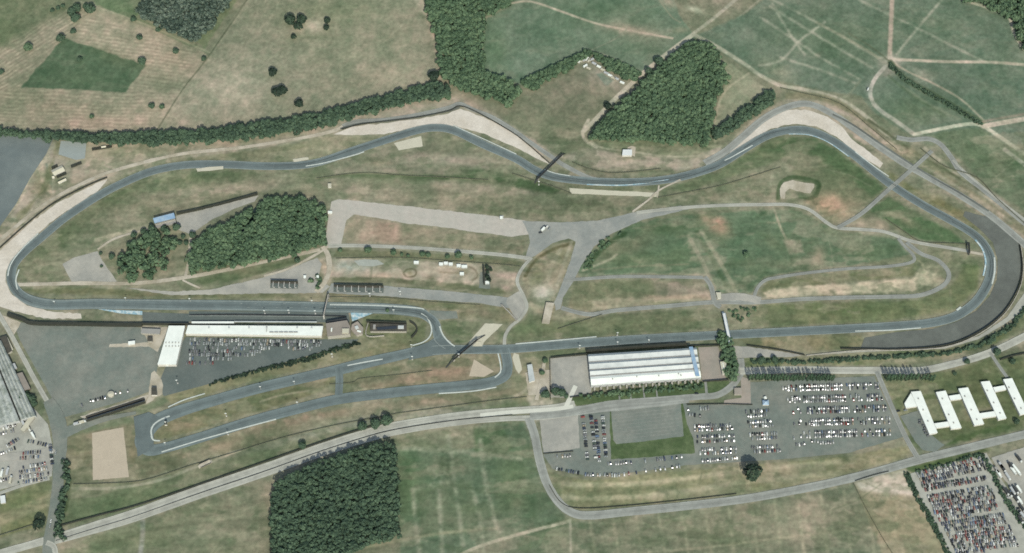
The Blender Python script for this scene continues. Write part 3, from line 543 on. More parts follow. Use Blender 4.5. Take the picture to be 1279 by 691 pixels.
# east infield
EIN = [(722,332),(738,315),(770,290),(800,277),(860,268),(960,262),(1000,264),(1040,285),(1080,293),(1120,300),(1140,318),(1060,332),(1000,338),(955,345),(935,372),(895,365),(880,342),(800,342),(722,346)]
fill(EIN, (96,118,90), 1, 1.5); blob(760,315,26,12,(148,138,112),.7,-35); blob(790,305,30,12,(128,126,98),.6,-20); blob(800,325,40,10,(104,118,86),.7); blob(830,285,40,8,(84,106,72),.7); blob(850,320,20,14,(86,110,76),.6); blob(930,310,50,25,(96,118,90),.6); blob(1080,315,40,10,(88,112,78),.7); blob(1090,300,30,8,(104,122,92),.5); blob(980,330,40,8,(130,132,104),.6)
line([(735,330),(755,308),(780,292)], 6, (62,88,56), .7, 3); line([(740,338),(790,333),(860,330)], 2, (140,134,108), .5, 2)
line([(728,338),(760,325),(770,318)], 3, (180,168,144), .6, 2)
blob(888,277,14,6,(214,150,128),.95,25); blob(898,282,12,8,(214,152,130),.9,50); blob(895,285,16,12,(170,140,120),.5)
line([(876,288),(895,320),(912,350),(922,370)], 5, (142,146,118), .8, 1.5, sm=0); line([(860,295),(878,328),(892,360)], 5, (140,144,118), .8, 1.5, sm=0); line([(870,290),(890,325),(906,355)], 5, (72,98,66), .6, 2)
line([(967,262),(975,285),(985,305)], 3, (150,148,122), .8, 1, sm=0); fill([(978,299),(1000,300),(1004,316),(987,318)], (148,144,120), .8, 1.5); blob(1022,322,8,12,(170,146,120),.6)
fill([(722,350),(800,348),(880,352),(888,368),(880,378),(800,384),(745,389),(710,386),(712,370)], (122,124,96), 1, 1.5); fill([(815,350),(882,352),(888,372),(820,372)], (148,136,118), .9, 3); fill([(740,373),(820,371),(870,368),(880,378),(800,383),(740,388)], (160,152,126), .8, 2); blob(850,371,36,3,(182,152,130),.7); blob(760,360,40,7,(110,118,88),.7); blob(835,379,30,2,(112,122,86),.7); blob(715,382,12,4,(110,110,84),.7)
fill([(950,362),(962,350),(1000,344),(1060,338),(1140,328),(1148,334),(1140,345),(1060,352),(965,362),(952,370)], (112,118,86), 1, 1.5); fill([(952,366),(965,360),(1060,354),(1140,348),(1150,335),(1170,340),(1165,355),(1130,366),(1060,368),(960,374)], (186,174,146), .95, 1.5, tex=n_sm, tamp=.4); blob(1165,335,12,8,(168,158,132),.8); blob(1170,350,10,5,(190,176,146),.7); line([(1143,322),(1152,330),(1155,345)], 2.5, (188,176,146), .8, 1)
fill([(940,380),(1000,378),(1060,376),(1150,374),(1190,355),(1205,330),(1222,325),(1222,360),(1190,388),(1100,402),(940,408)], (112,121,86), 1, 2); blob(1050,388,70,6,(100,116,76),.7); blob(1170,390,30,6,(132,130,98),.6,-15); blob(1215,340,10,20,(96,118,76),.7); blob(970,395,40,6,(130,130,98),.6); blob(1200,325,20,8,(88,112,72),.7); line([(1150,370),(1185,345),(1208,318)], 4, (140,142,114), .6, 2)
fill([(1000,185),(1050,196),(1100,240),(1060,270),(1040,280),(1010,255),(990,215)], (120,124,94), .8, 4); fill([(990,172),(1020,172),(1062,200),(1105,236),(1090,246),(1060,220),(1020,196),(990,188),(960,190)], (80,106,70), .85, 3); blob(1040,210,14,16,(92,114,78),.5); line([(972,251),(974,233),(981,225),(995,222),(1020,228),(1022,236),(1015,247),(1000,245)], 6, (70,92,60), .9, 2, sm=3); blob(1035,256,24,12,(196,156,128),.9,10); blob(1050,262,14,8,(198,160,134),.7,50); blob(1075,262,20,10,(140,134,108),.7); blob(1075,275,26,6,(146,138,112),.6)
fill([(1110,245),(1130,258),(1190,290),(1205,304),(1150,300),(1105,275),(1085,262)], (86,112,76), .95, 2); fill([(1060,282),(1085,268),(1108,280),(1112,290),(1080,287)], (152,142,118), .9, 2)
# Esses straight apron band south of it
fill([(640,440),(720,436),(900,428),(915,434),(880,436),(740,442),(690,446),(650,448)], (104,114,84), .9, 1.2); fill([(915,418),(1075,418),(1080,432),(1050,437),(1000,440),(935,432)], (130,128,96), 1, 1.5); blob(985,428,40,5,(138,130,96),.7); blob(1050,428,20,6,(130,130,96),.6)
fill([(780,424),(900,420),(905,430),(800,432)], (150,146,124), .6, 1.5)
# ---- Melbourne loop surroundings
fill([(545,440),(640,440),(632,466),(560,480),(424,495),(420,465),(480,452)], (124,122,97), 1, 1.2); blob(560,465,40,8,(156,132,110),.8,-8); blob(470,462,30,7,(110,120,88),.7,-10); blob(500,480,70,6,(146,128,104),.7,-8); blob(600,455,20,8,(112,122,90),.5); blob(430,485,10,6,(120,126,96),.6)
fill([(190,535),(215,520),(330,488),(412,462),(418,478),(400,490),(330,512),(200,550),(190,545)], (118,120,88), 1, 1.2); blob(240,528,40,6,(158,140,114),.7,-14); blob(330,498,50,7,(104,116,82),.7,-15); line([(325,502),(350,494),(385,488)], 2.5, (170,160,134), .6, 1.5)
fill([(80,575),(88,540),(170,525),(170,575),(330,528),(460,505),(640,485),(660,492),(600,505),(420,532),(330,553),(240,577),(180,598),(92,604)], (122,121,95), 1, 1.5)
blob(400,520,80,6,(156,136,114),.7,-10); blob(560,500,70,5,(158,140,118),.7,-6); blob(260,560,50,7,(150,134,110),.7,-14); blob(100,570,12,20,(120,122,92),.7); blob(165,570,6,22,(120,116,88),.7); fill([(88,530),(165,512),(210,494),(215,500),(175,520),(170,528),(90,545)], (104,120,90), .8, 2)
fill([(205,495),(330,460),(400,440),(450,430),(520,434),(440,450),(330,472),(215,505)], (128,128,96), .95, 1.5); blob(340,450,60,5,(116,124,84),.7,-15); fill([(440,432),(455,420),(520,418),(535,425),(500,440)], (122,124,94), .9, 1.5); fill([(455,392),(520,390),(532,402),(532,420),(515,430),(455,438),(450,418)], (110,118,86), .95, 1.2); blob(480,432,30,4,(116,116,84),.6)
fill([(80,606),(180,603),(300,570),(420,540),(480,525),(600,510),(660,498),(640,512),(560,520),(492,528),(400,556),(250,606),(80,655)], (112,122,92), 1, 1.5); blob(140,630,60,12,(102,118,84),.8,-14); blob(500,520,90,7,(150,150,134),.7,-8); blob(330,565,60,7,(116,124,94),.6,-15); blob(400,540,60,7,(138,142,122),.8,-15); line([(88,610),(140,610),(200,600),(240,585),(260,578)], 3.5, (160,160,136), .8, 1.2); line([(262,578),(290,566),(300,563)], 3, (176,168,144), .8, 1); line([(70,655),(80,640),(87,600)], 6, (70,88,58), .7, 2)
# ---- left edge
fill([(-60,300),(0,330),(0,700),(-60,700)], (140,140,120), .6, 4); fill([(0,612),(60,598),(64,605),(58,655),(0,672)], (122,126,92), 1, 1.2); line([(0,650),(60,625)], 14, (148,142,112), .7, 4); blob(25,625,26,8,(104,118,78),.6,-20); blob(30,655,30,6,(120,124,82),.6,-15)
# ---- south fields
fill([(78,690),(120,668),(250,625),(340,598),(340,720),(60,760),(40,720)], (122,127,100), 1, 1.5); blob(280,650,60,30,(130,132,106),.7,-20); blob(320,650,20,50,(136,134,110),.6); blob(140,680,60,14,(104,118,86),.7,-15); stripes([(90,690),(340,600),(340,720),(90,740)], -17, 24, 0.05); line([(90,700),(170,680),(330,635)], 3, (146,146,118), .4, 3)
line([(178,648),(178,670),(174,700)], 6, (152,152,142), .8, 2); fill([(322,600),(342,598),(342,720),(326,720)], (138,134,110), .6, 2)
SF = [(495,556),(560,532),(660,526),(668,560),(676,595),(690,620),(708,642),(704,650),(640,668),(560,700),(440,720),(500,690)]
fill(SF, (102,119,94), 1, 1.5); blob(510,600,16,50,(84,114,76),.8); blob(640,600,26,50,(88,112,76),.7); fill([(495,545),(530,536),(600,524),(595,560),(560,564),(500,560)], (132,132,106), .8, 3); fill([(592,535),(628,533),(640,560),(630,572),(592,566)], (90,112,78), .8, 2); blob(560,580,30,14,(112,118,90),.6); fill([(520,605),(590,602),(600,665),(525,672)], (108,118,90), .6, 3)
for l in ([(560,545),(566,590),(572,630),(578,680)], [(600,550),(606,600),(618,650),(625,664)], [(516,612),(518,640),(524,690)], [(548,612),(550,645),(552,690)], [(516,612),(540,605),(564,602)], [(590,610),(600,650),(604,690)], [(498,560),(560,563),(650,573)]):
    line(l, 5.5, (152,155,130), 0.7, 4, brk=.35)
line([(425,690),(500,675),(560,665),(620,660)], 4, (146,146,116), .6, 2)
SF2 = [(704,652),(780,645),(900,632),(1010,615),(1066,603),(1080,640),(1110,700),(1130,740),(560,760),(640,672)]
fill(SF2, (104,116,92), 1, 1.5); blob(900,660,120,24,(126,128,100),.7,-6); blob(1020,650,90,36,(146,140,116),.95,-8); blob(870,655,130,34,(132,130,106),.8); blob(690,670,30,16,(90,114,80),.7); blob(770,670,20,30,(122,126,100),.6)
for x in range(735, 1110, 29): line([(x,640-(x-735)*.08),(x+10,700),(x+16,730)], 4, (150,148,120), 0.6, 2.5)
line([(810,690),(870,685),(960,674),(1060,662),(1110,655)], 3.4, (160,154,126), .7, 1.5); line([(725,648),(790,650),(825,660),(845,648),(900,638)], 3, (140,142,114), .6, 2); line([(560,700),(600,682),(650,667),(700,654),(712,650)], 4, (176,170,146), .9, 1); line([(712,650),(713,700)], 3, (156,156,134), .8, 1)
fill([(1068,604),(1090,598),(1140,590),(1160,640),(1185,700),(1140,740),(1100,690)], (142,136,108), 1, 1.2); fill([(1068,604),(1092,594),(1130,588),(1143,612),(1140,620),(1075,612)], (190,182,164), .9, 2.5); blob(1110,608,26,9,(196,186,170),.8); blob(1112,628,14,4,(120,116,90),.6); line([(1125,590),(1140,610),(1158,645)], 3, (180,172,150), .6, 2); blob(1130,660,30,30,(146,138,108),.5)
# grass around the big lot
fill([(678,585),(690,592),(740,600),(800,593),(975,577),(1060,569),(1138,556),(1138,568),(1100,580),(1040,597),(970,612),(820,629),(722,636),(705,628),(688,608)], (128,130,97), 1, 1.5)
for k in range(2): line([(700,605+k*17),(800,604+k*16),(950,586+k*14),(1050,577+k*14)], 6, (172,166,134), .75, 3, brk=.3)
for x in range(700, 1130, 24): line([(x,595-(x-700)*.06),(x+6,632-(x-700)*.09)], 3, (146,144,110), .35, 3)
line([(958,582),(968,608)], 9, (146,142,112), .7, 3); blob(1080,580,40,8,(140,132,104),.7,-10)
fill([(1098,468),(1150,468),(1240,440),(1255,445),(1279,445),(1400,420),(1400,540),(1279,530),(1180,550),(1140,560)], (104,115,80), 1, 1.5); blob(1130,485,24,10,(116,120,86),.6); blob(1220,480,16,30,(100,106,74),.5); fill([(1180,556),(1195,545),(1279,524),(1279,535),(1200,553)], (74,98,56), .8, 2); fill([(1130,585),(1230,556),(1240,562),(1140,592)], (74,98,54), .9, 1.5)
fill([(920,440),(1000,447),(1100,440),(1190,435),(1230,425),(1260,405),(1300,370),(1320,400),(1240,430),(1160,452),(1095,457),(930,458)], (110,122,84), 1, 1.5); fill([(1110,446),(1180,443),(1210,438),(1160,453),(1100,456)], (172,158,134), .85, 3); fill([(1225,445),(1290,400),(1400,330),(1400,420),(1270,430)], (160,155,132), .9, 3)
fill([(640,448),(690,446),(688,505),(660,512),(640,500)], (128,130,100), .8, 2); fill([(636,455),(655,470),(660,492),(640,485)], (128,132,104), .7, 2); blob(670,470,12,18,(150,146,122),.8); fill([(660,478),(675,470),(690,480),(690,510),(660,514)], (176,168,148), .9, 2); line([(625,500),(650,492),(665,480)], 4, (165,158,134), .7, 1.5)
# worn verges beside roads and paved areas
for kind_, pts_, wd_, m_ in HALO:
    if kind_: fill([tuple(p[:2]) for p in pts_], HCOL[m_], .55, 5.0)
    else: line([tuple(p[:2]) for p in pts_], wd_+3.0, HCOL[m_], .5, 4.5, sm=0, crisp=False)
# faint desire lines and wheel marks worn into the turf
_r = random.Random(4)
for _ in range(130):
    x, y = _r.uniform(20, 1260), _r.uniform(190, 680); a = _r.gauss(0, .35) if _r.random() < .7 else _r.uniform(0, 3.1); L = _r.uniform(20, 90)
    p_ = [(x, y), (x+L*.5*math.cos(a), y+L*.5*math.sin(a)+_r.gauss(0, 3)), (x+L*math.cos(a+.1), y+L*math.sin(a+.1))]
    line(p_, _r.uniform(1.0, 3.0), (150,148,122) if _r.random() < .6 else (92,104,76), _r.uniform(.18, .42), 1.5, brk=.5)
for _ in range(170):
    x, y = _r.uniform(0, 1279), _r.uniform(170, 690); c_ = _r.choice([(152,144,118), (94,112,78), (104,116,84), (166,146,122), (84,102,70)])
    blob(x, y, _r.uniform(5, 26), _r.uniform(2, 7), c_, _r.uniform(.2, .5), _r.gauss(0, 14))
# patchy sward: crisper dry and lush patches
def sst(x, a, b): t = np.clip((x-a)/(b-a), 0, 1); return t*t*(3-2*t)
pn = vnoise(26, 1.8, 0.8, 0.05, seed=21, octaves=5); pq = vnoise(17, 1.5, 0.9, -0.1, seed=22, octaves=5)
low = (PY > 165)*1.0
IMG = IMG*(1-(sst(pn, .10, .24)*(.16+.26*low))[..., None])+c3((152,146,122))*(sst(pn, .10, .24)*(.16+.26*low))[..., None]
IMG = IMG*(1-(sst(pq, .12, .26)*(.10+.22*low))[..., None])+c3((84,102,72))*(sst(pq, .12, .26)*(.10+.22*low))[..., None]
# ---- variation everywhere
n_st = vnoise(5, 3.5, 0.7, 0.06, seed=31, octaves=3)
IMG *= (1+0.045*n_big+0.08*n_mid+0.09*n_sm+0.07*n_f+0.09*n_st*(PY > 170))[..., None]
tint = (n_mid+n_sm*0.8)[..., None]
IMG = IMG*(1+tint*np.array([0.07, 0.0, 0.03]))
lum = IMG.mean(-1, keepdims=True)
IMG = lum+(IMG-lum)*0.80
IMG = IMG*np.array([0.963, 0.978, 0.980])
IMG = np.clip((IMG-112)*1.10+113, 20, 240)
lin_img = IMG/255.0; lin_img = np.where(lin_img <= 0.04045, lin_img/12.92, ((lin_img+0.055)/1.055)**2.4)/np.array(KEXP)
# outer ring of the same sheet runs to the horizon
XS = np.concatenate([[-9000, -3000, -1300], gx, [1300, 3000, 9000]]); YS = np.concatenate([[-6000, -2500, -1000], gy, [1100, 3000, 12000]])
FX, FY = np.meshgrid(XS, YS)
cimg = np.zeros(FX.shape+(4,), dtype=np.float32); cimg[..., :3] = np.array(lin((108,120,92))); cimg[..., 3] = 1; cimg[3:-3, 3:-3, :3] = lin_img
nr, nc = FX.shape; V = np.stack([FX, FY, np.zeros_like(FX)], -1).reshape(-1, 3).astype(np.float32)
i = np.arange(nr*nc).reshape(nr, nc); Q = np.stack([i[:-1, :-1], i[:-1, 1:], i[1:, 1:], i[1:, :-1]], -1).reshape(-1, 4)
def np_mesh(name, V, Q, mats, mi=None, tintv=None):
    me = D.meshes.new(name); n = Q.shape[1]
    me.vertices.add(len(V)); me.vertices.foreach_set('co', V.astype(np.float32).ravel())
    me.loops.add(Q.size); me.loops.foreach_set('vertex_index', Q.astype(np.int32).ravel())
    me.polygons.add(len(Q)); me.polygons.foreach_set('loop_start', np.arange(0, Q.size, n, dtype=np.int32)); me.polygons.foreach_set('loop_total', np.full(len(Q), n, dtype=np.int32))
    for m in mats: me.materials.append(m)
    if mi is not None: me.polygons.foreach_set('material_index', mi.astype(np.int32))
    me.update(calc_edges=True)
    if tintv is not None:
        a = me.attributes.new('tint', 'FLOAT', 'FACE'); a.data.foreach_set('value', tintv.astype(np.float32))
    return me
me = np_mesh('ground', V, Q, [])
ca = me.color_attributes.new('soil', 'FLOAT_COLOR', 'POINT'); ca.data.foreach_set('color', cimg.reshape(-1))
m, nt, b = nodes('grass_and_soil')
at = N(nt, 'ShaderNodeAttribute', attribute_name='soil'); geo = N(nt, 'ShaderNodeNewGeometry'); co = geo.outputs['Position']
src = noise_mul(nt, at.outputs['Color'], 0.012, 0.93, 1.07, 5, co)
src = noise_mul(nt, src, 0.06, 0.92, 1.08, 4, co, rough=0.7)
src = noise_mul(nt, src, 0.2, 0.88, 1.12, 3, co, rough=0.6)
nt.links.new(src, b.inputs['Base Color']); b.inputs['Roughness'].default_value = 1.0; b.inputs['Specular IOR Level'].default_value = 0.05
n = N(nt, 'ShaderNodeTexNoise'); n.inputs['Scale'].default_value = 0.12; n.inputs['Detail'].default_value = 3; nt.links.new(co, n.inputs['Vector'])
bp = N(nt, 'ShaderNodeBump'); bp.inputs['Strength'].default_value = 0.35; bp.inputs['Distance'].default_value = 1.0
nt.links.new(n.outputs['Fac'], bp.inputs['Height']); nt.links.new(bp.outputs[0], b.inputs['Normal'])
me.materials.append(m)
struct(D.objects.new('ground', me)); COL.objects.link(D.objects['ground'])
# ---------------------------------------------------------------- vegetation
def crown_arrays(rng, rx, rz, n, size, shape='round', la=1.0):
    """leaf clumps spread through a crown: n quads -> (n*4,3), tint per quad"""
    th = rng.uniform(0, 2*np.pi, n); u = rng.uniform(-0.35 if shape == 'round' else -0.9, 1, n); r = rng.uniform(0.55, 1, n)**0.5
    # lobes make the outline uneven
    lob = 1+0.22*la*np.sin(th*3+rng.uniform(0, 6))+0.12*la*np.sin(th*5+u*4+rng.uniform(0, 6))
    s = np.sqrt(np.clip(1-u*u, 0, 1)); c = np.stack([np.cos(th)*s*rx*r*lob, np.sin(th)*s*rx*r*lob, u*rz*r], -1)
    nrm = np.stack([np.cos(th)*s, np.sin(th)*s, u+0.35], -1)+rng.normal(0, 0.45, (n, 3)); nrm /= np.linalg.norm(nrm, axis=1, keepdims=True)
    a = np.cross(nrm, rng.normal(0, 1, (n, 3))); a /= np.linalg.norm(a, axis=1, keepdims=True); b = np.cross(nrm, a)
    sz = size*rng.uniform(0.6, 1.25, n)[:, None]
    q = np.stack([c-a*sz-b*sz*0.7, c+a*sz-b*sz, c+a*sz*0.8+b*sz, c-a*sz+b*sz*0.8], 1)
    return q.reshape(-1, 3), rng.normal(0.5, 0.2, n)
def in_poly(pts, x, y):
    ins = False; n = len(pts)
    for i in range(n):
        x0, y0 = pts[i]; x1, y1 = pts[(i+1) % n]
        if (y0 > y) != (y1 > y) and x < (x1-x0)*(y-y0)/(y1-y0)+x0: ins = not ins
    return ins
def wood(name, pts, m, spacing, r, h, label, cat, nq=62, size=1.1, gaps=0.03, seed=1, holes=()):
    """a wood that reads as one mass: one object"""
    rng = np.random.default_rng(seed); W = [P(*p) for p in pts]; w = [(p.x, p.y) for p in W]; H = [[(P(*p).x, P(*p).y) for p in hh] for hh in holes];    xs = [p[0] for p in w]; ys = [p[1] for p in w]; VV = []; TT = []
    x = min(xs); row = 0
    while x < max(xs):
        y = min(ys)+(row % 2)*spacing/2
        while y < max(ys):
            px, py = x+rng.uniform(-.38, .38)*spacing, y+rng.uniform(-.38, .38)*spacing
            if in_poly(w, px, py) and not any(in_poly(t, px, py) for t in H) and rng.random() > gaps and abs(px) < 740 and -440 < py < 520:
                k = rng.lognormal(0, 0.26); rr = r*k; hh = h*rng.uniform(0.84, 1.12)
                q, t = crown_arrays(rng, rr, rr*rng.uniform(.9, 1.3), max(18, int(nq*k*k)), size*rng.uniform(.85, 1.15))
                q += np.array([px, py-h*.36, hh-rr]); VV.append(q); TT.append(t+rng.normal(0, 0.2))
            y += spacing
        x += spacing*0.87; row += 1
    V = np.concatenate(VV); T = np.concatenate(TT); Q = np.arange(len(V)).reshape(-1, 4)
    me = np_mesh(name, V, Q, [M[m]], tintv=T); o = D.objects.new(name, me); COL.objects.link(o)
    tag(o, label, cat, None, 'stuff'); return o
wood('woodland', [(342,604),(372,588),(400,575),(450,560),(485,552),(494,560),(498,620),(500,668),(470,676),(430,690),(410,725),(340,725)], 'leaf_dark', 4.3, 3.0, 14, 'square dark plantation wood below the main road in the foreground', 'wood', seed=1, nq=58, size=0.95)
wood('woodland', [(186,-40),(186,0),(168,17),(185,26),(215,42),(246,53),(258,42),(292,-2),(320,-40)], 'leaf_grey', 4.6, 3.1, 12, 'grey green wood at the top of the stubble field', 'wood', seed=2, nq=60, size=0.95)
wood('woodland', [(864,51),(892,58),(900,75),(910,97),(890,132),(884,181),(840,179),(800,177),(735,172),(748,158),(772,132),(805,100)], 'leaf', 4.8, 3.3, 11, 'triangular wood above the top bends with a track along its left edge', 'wood', seed=3)
wood('woodland', [(528,-40),(535,15),(545,45),(552,95),(560,104),(580,112),(605,122),(634,130),(652,112),(630,98),(605,90),(603,55),(607,24),(637,3),(655,-40)], 'leaf', 5.0, 3.4, 10, 'long wood between the tan field and the green field at top centre', 'wood', seed=4)
wood('tree_belt', [(-60,160),(0,162),(60,166),(120,168),(195,166),(240,164),(330,154),(400,142),(480,121),(545,102),(562,108),(560,118),(480,137),(400,158),(330,171),(260,178),(200,181),(100,177),(0,168),(-60,168)], 'leaf_dark', 4.4, 3.1, 10, 'long dark belt of trees along the lower edge of the tan fields', 'tree belt', seed=5)
wood('woodland', [(241,336),(237,322),(242,304),(262,289),(285,279),(304,268),(324,254),(345,247),(380,247),(404,254),(409,270),(405,304),(385,312),(330,324),(280,334)], 'leaf', 4.9, 3.5, 10, 'round wood inside the circuit beside the wide pale paddock', 'wood', seed=6, holes=([(321,257),(327,262),(322,272),(312,283),(304,291),(301,289),(310,274)],))
wood('copse', [(150,322),(160,306),(190,290),(212,290),(220,300),(222,318),(208,334),(180,344),(160,345),(146,335)], 'leaf', 7, 4.2, 10, 'small open copse below the blue roofed grandstand', 'copse', seed=7, gaps=0.15)
wood('tree_belt', [(890,164),(925,140),(958,114),(967,119),(960,130),(930,150),(905,170),(892,172)], 'leaf_dark', 4, 2.9, 8, 'narrow dark tree strip beside the top right gravel trap', 'tree belt', seed=8)
wood('tree_belt', [(650,101),(690,83),(733,62),(743,68),(700,90),(664,113)], 'leaf', 4.2, 2.9, 6, 'thin tree belt on the left of the caravan field', 'tree belt', seed=9)
wood('tree_belt', [(741,66),(770,76),(800,90),(796,100),(768,92),(744,75)], 'leaf', 4.2, 2.8, 6, 'thin tree belt on the right of the caravan field', 'tree belt', seed=10)
wood('woodland', [(1196,-40),(1200,-3),(1240,13),(1264,24),(1270,44),(1279,58),(1330,70),(1340,-40)], 'leaf', 5.6, 3.7, 11, 'corner of a wood at the top right edge', 'wood', seed=11)
wood('hedge', [(936,449),(1000,450),(1060,447),(1120,443),(1180,440),(1225,428),(1262,404),(1290,370),(1294,373),(1266,408),(1228,432),(1182,443),(1120,446.5),(1060,450.5),(1000,453),(936,452)], 'leaf_dark', 3.0, 1.7, 3, 'dark hedge that follows the outside of the asphalt run off', 'hedge', seed=12, nq=26, size=1.1)
wood('hedge', [(332,457),(380,447),(420,433),(449,425),(450,429),(424,437),(385,451),(340,461),(326,464),(262,481),(262,478),(320,461)], 'leaf_dark_shade', 2.2, 1.3, 1.6, 'scrubby hedge between the race paddock and the lower loop', 'hedge', seed=13, nq=24, size=.8, gaps=.15)
wood('hedge', [(80,572),(86,572),(87,600),(82,630),(77,660),(82,672),(68,672),(73,640),(79,610)], 'leaf_dark', 4, 2.4, 4.5, 'tall hedge on the right of the left hand access road', 'hedge', seed=14, nq=26, size=1.0, gaps=.1)
wood('hedge', [(26,495),(33,488),(40,494),(46,500),(40,509),(34,508)], 'leaf_dark', 4.5, 3, 6, 'clump of bushes between the long sheds and the car park', 'bushes', seed=15)
wood('hedge', [(728,335),(736,318),(750,303),(768,290),(776,286),(778,291),(762,303),(745,318),(738,336)], 'leaf', 5, 2.2, 2.6, 'bushy bank beside the paddock slip road', 'bushes', seed=16, gaps=.25, nq=20)
wood('hedge', [(718,493),(800,485),(866,480),(880,478),(880,482),(866,486),(800,491),(720,498)], 'leaf', 4.2, 2.2, 4, 'hedge in front of the long ribbed exhibition hall', 'hedge', seed=17, gaps=.2, nq=26, size=1.0)
wood('hedge', [(900,412),(912,420),(916,440),(922,462),(914,475),(906,462),(902,440),(896,425)], 'leaf', 5, 3.2, 7, 'bushes at the foot of the blue footbridge', 'bushes', seed=18)
wood('hedge', [(1228,566),(1232,572),(1243,592),(1258,622),(1290,668),(1286,670),(1254,626),(1238,594),(1226,570)], 'leaf_dark', 2.8, 1.5, 2.5, 'clipped hedge between the car compound and the lorry yard', 'hedge', seed=19, nq=24, size=0.9)
wood('hedge', [(1128,590),(1134,590),(1150,622),(1168,652),(1192,700),(1187,702),(1162,654),(1144,624)], 'leaf_dark', 2.2, 1.0, 1.6, 'hedge down the left side of the car compound', 'hedge', seed=20, nq=24, size=0.9, gaps=.1)
wood('hedge', [(1140,588),(1180,578),(1225,565),(1226,568),(1180,582),(1140,592)], 'leaf_dark', 3.6, 1.5, 2.6, 'low hedge along the top of the car compound', 'hedge', seed=22, nq=22, size=0.8, gaps=.1)
wood('hedge', [(1112,78),(1130,97),(1165,117),(1228,154),(1226,157),(1163,120),(1128,100),(1110,82)], 'leaf_dark', 2.8, 1.7, 2.2, 'hedge running down right from the star shaped track junction', 'hedge', seed=23, nq=22, size=1.0, gaps=.1)
wood('hedge', [(387,341),(400,342),(404,352),(398,362),(388,362)], 'leaf', 5, 2.4, 3, 'green bushes between the two trackside terraces', 'bushes', seed=24, gaps=.35, nq=22)
wood('hedge', [(898,388),(925,384),(945,380),(940,398),(915,404),(900,400)], 'leaf', 6, 2.0, 2.2, 'low scrub at the upper end of the blue footbridge', 'bushes', seed=25, gaps=.45, nq=16)
# individual trees
def tree_mesh(name, rx, rz, n, size, m, seed, shape='round'):
    rng = np.random.default_rng(seed); q, t = crown_arrays(rng, rx, rz, n, size, shape, .45)
    return np_mesh(name, q, np.arange(len(q)).reshape(-1, 4), [M[m]], tintv=t)
TR = {}
for k, (rx, rz, h, m, shape) in enumerate([(1, .9, 1.7, 'leaf_dark', 'round'), (1, .8, 1.6, 'leaf', 'round'), (1, 1.0, 1.8, 'leaf_dark_shade', 'round'), (1, 3.2, 3.7, 'leaf_poplar', 'tall')]):
    TR[k] = (tree_mesh('crown', rx, rz, 230 if k < 3 else 190, 0.16 if k < 3 else 0.24, m, 50+k, shape), h)
tb = MB(); tb.tube((0, 0, 0), (0, 0, 1.0), .10, 7, r2=.05); tb.tube((0, 0, .75), (.3, .1, 1.3), .04, 5, r2=.02); tb.tube((0, 0, .7), (-.25, .2, 1.25), .04, 5, r2=.02); tb.tube((0, 0, .8), (.0, -.3, 1.3), .04, 5, r2=.02)
TRUNK = tb.mesh('trunk', M['bark'])
def tree(name, x, y, r, label, group, kind=0, cat='tree', xw=None):
    p = P(x, y) if xw is None else xw; o = empty(name, p, random.uniform(0, 6.28)); me, h = TR[kind]
    c = D.objects.new('crown', me); COL.objects.link(c); c.parent = o
    if kind < 3: c.location = (0, 0, r*(h-.75)); c.scale = (r, r*random.uniform(.85, 1.15), r)
    else: c.location = (0, 0, r*4.6); c.scale = (r*.85, r*.85, r*1.35)
    t = D.objects.new('trunk', TRUNK); COL.objects.link(t); t.parent = o; t.scale = (r, r, r*(h-.75) if kind < 3 else r*2)
    return tag(o, label, cat, group)
ORD = ['first','second','third','fourth','fifth','sixth','seventh','eighth','ninth','tenth','eleventh','twelfth','thirteenth','fourteenth','fifteenth','sixteenth','seventeenth','eighteenth','nineteenth','twentieth','twenty first','twenty second','twenty third','twenty fourth','twenty fifth','twenty sixth','twenty seventh','twenty eighth','twenty ninth','thirtieth']
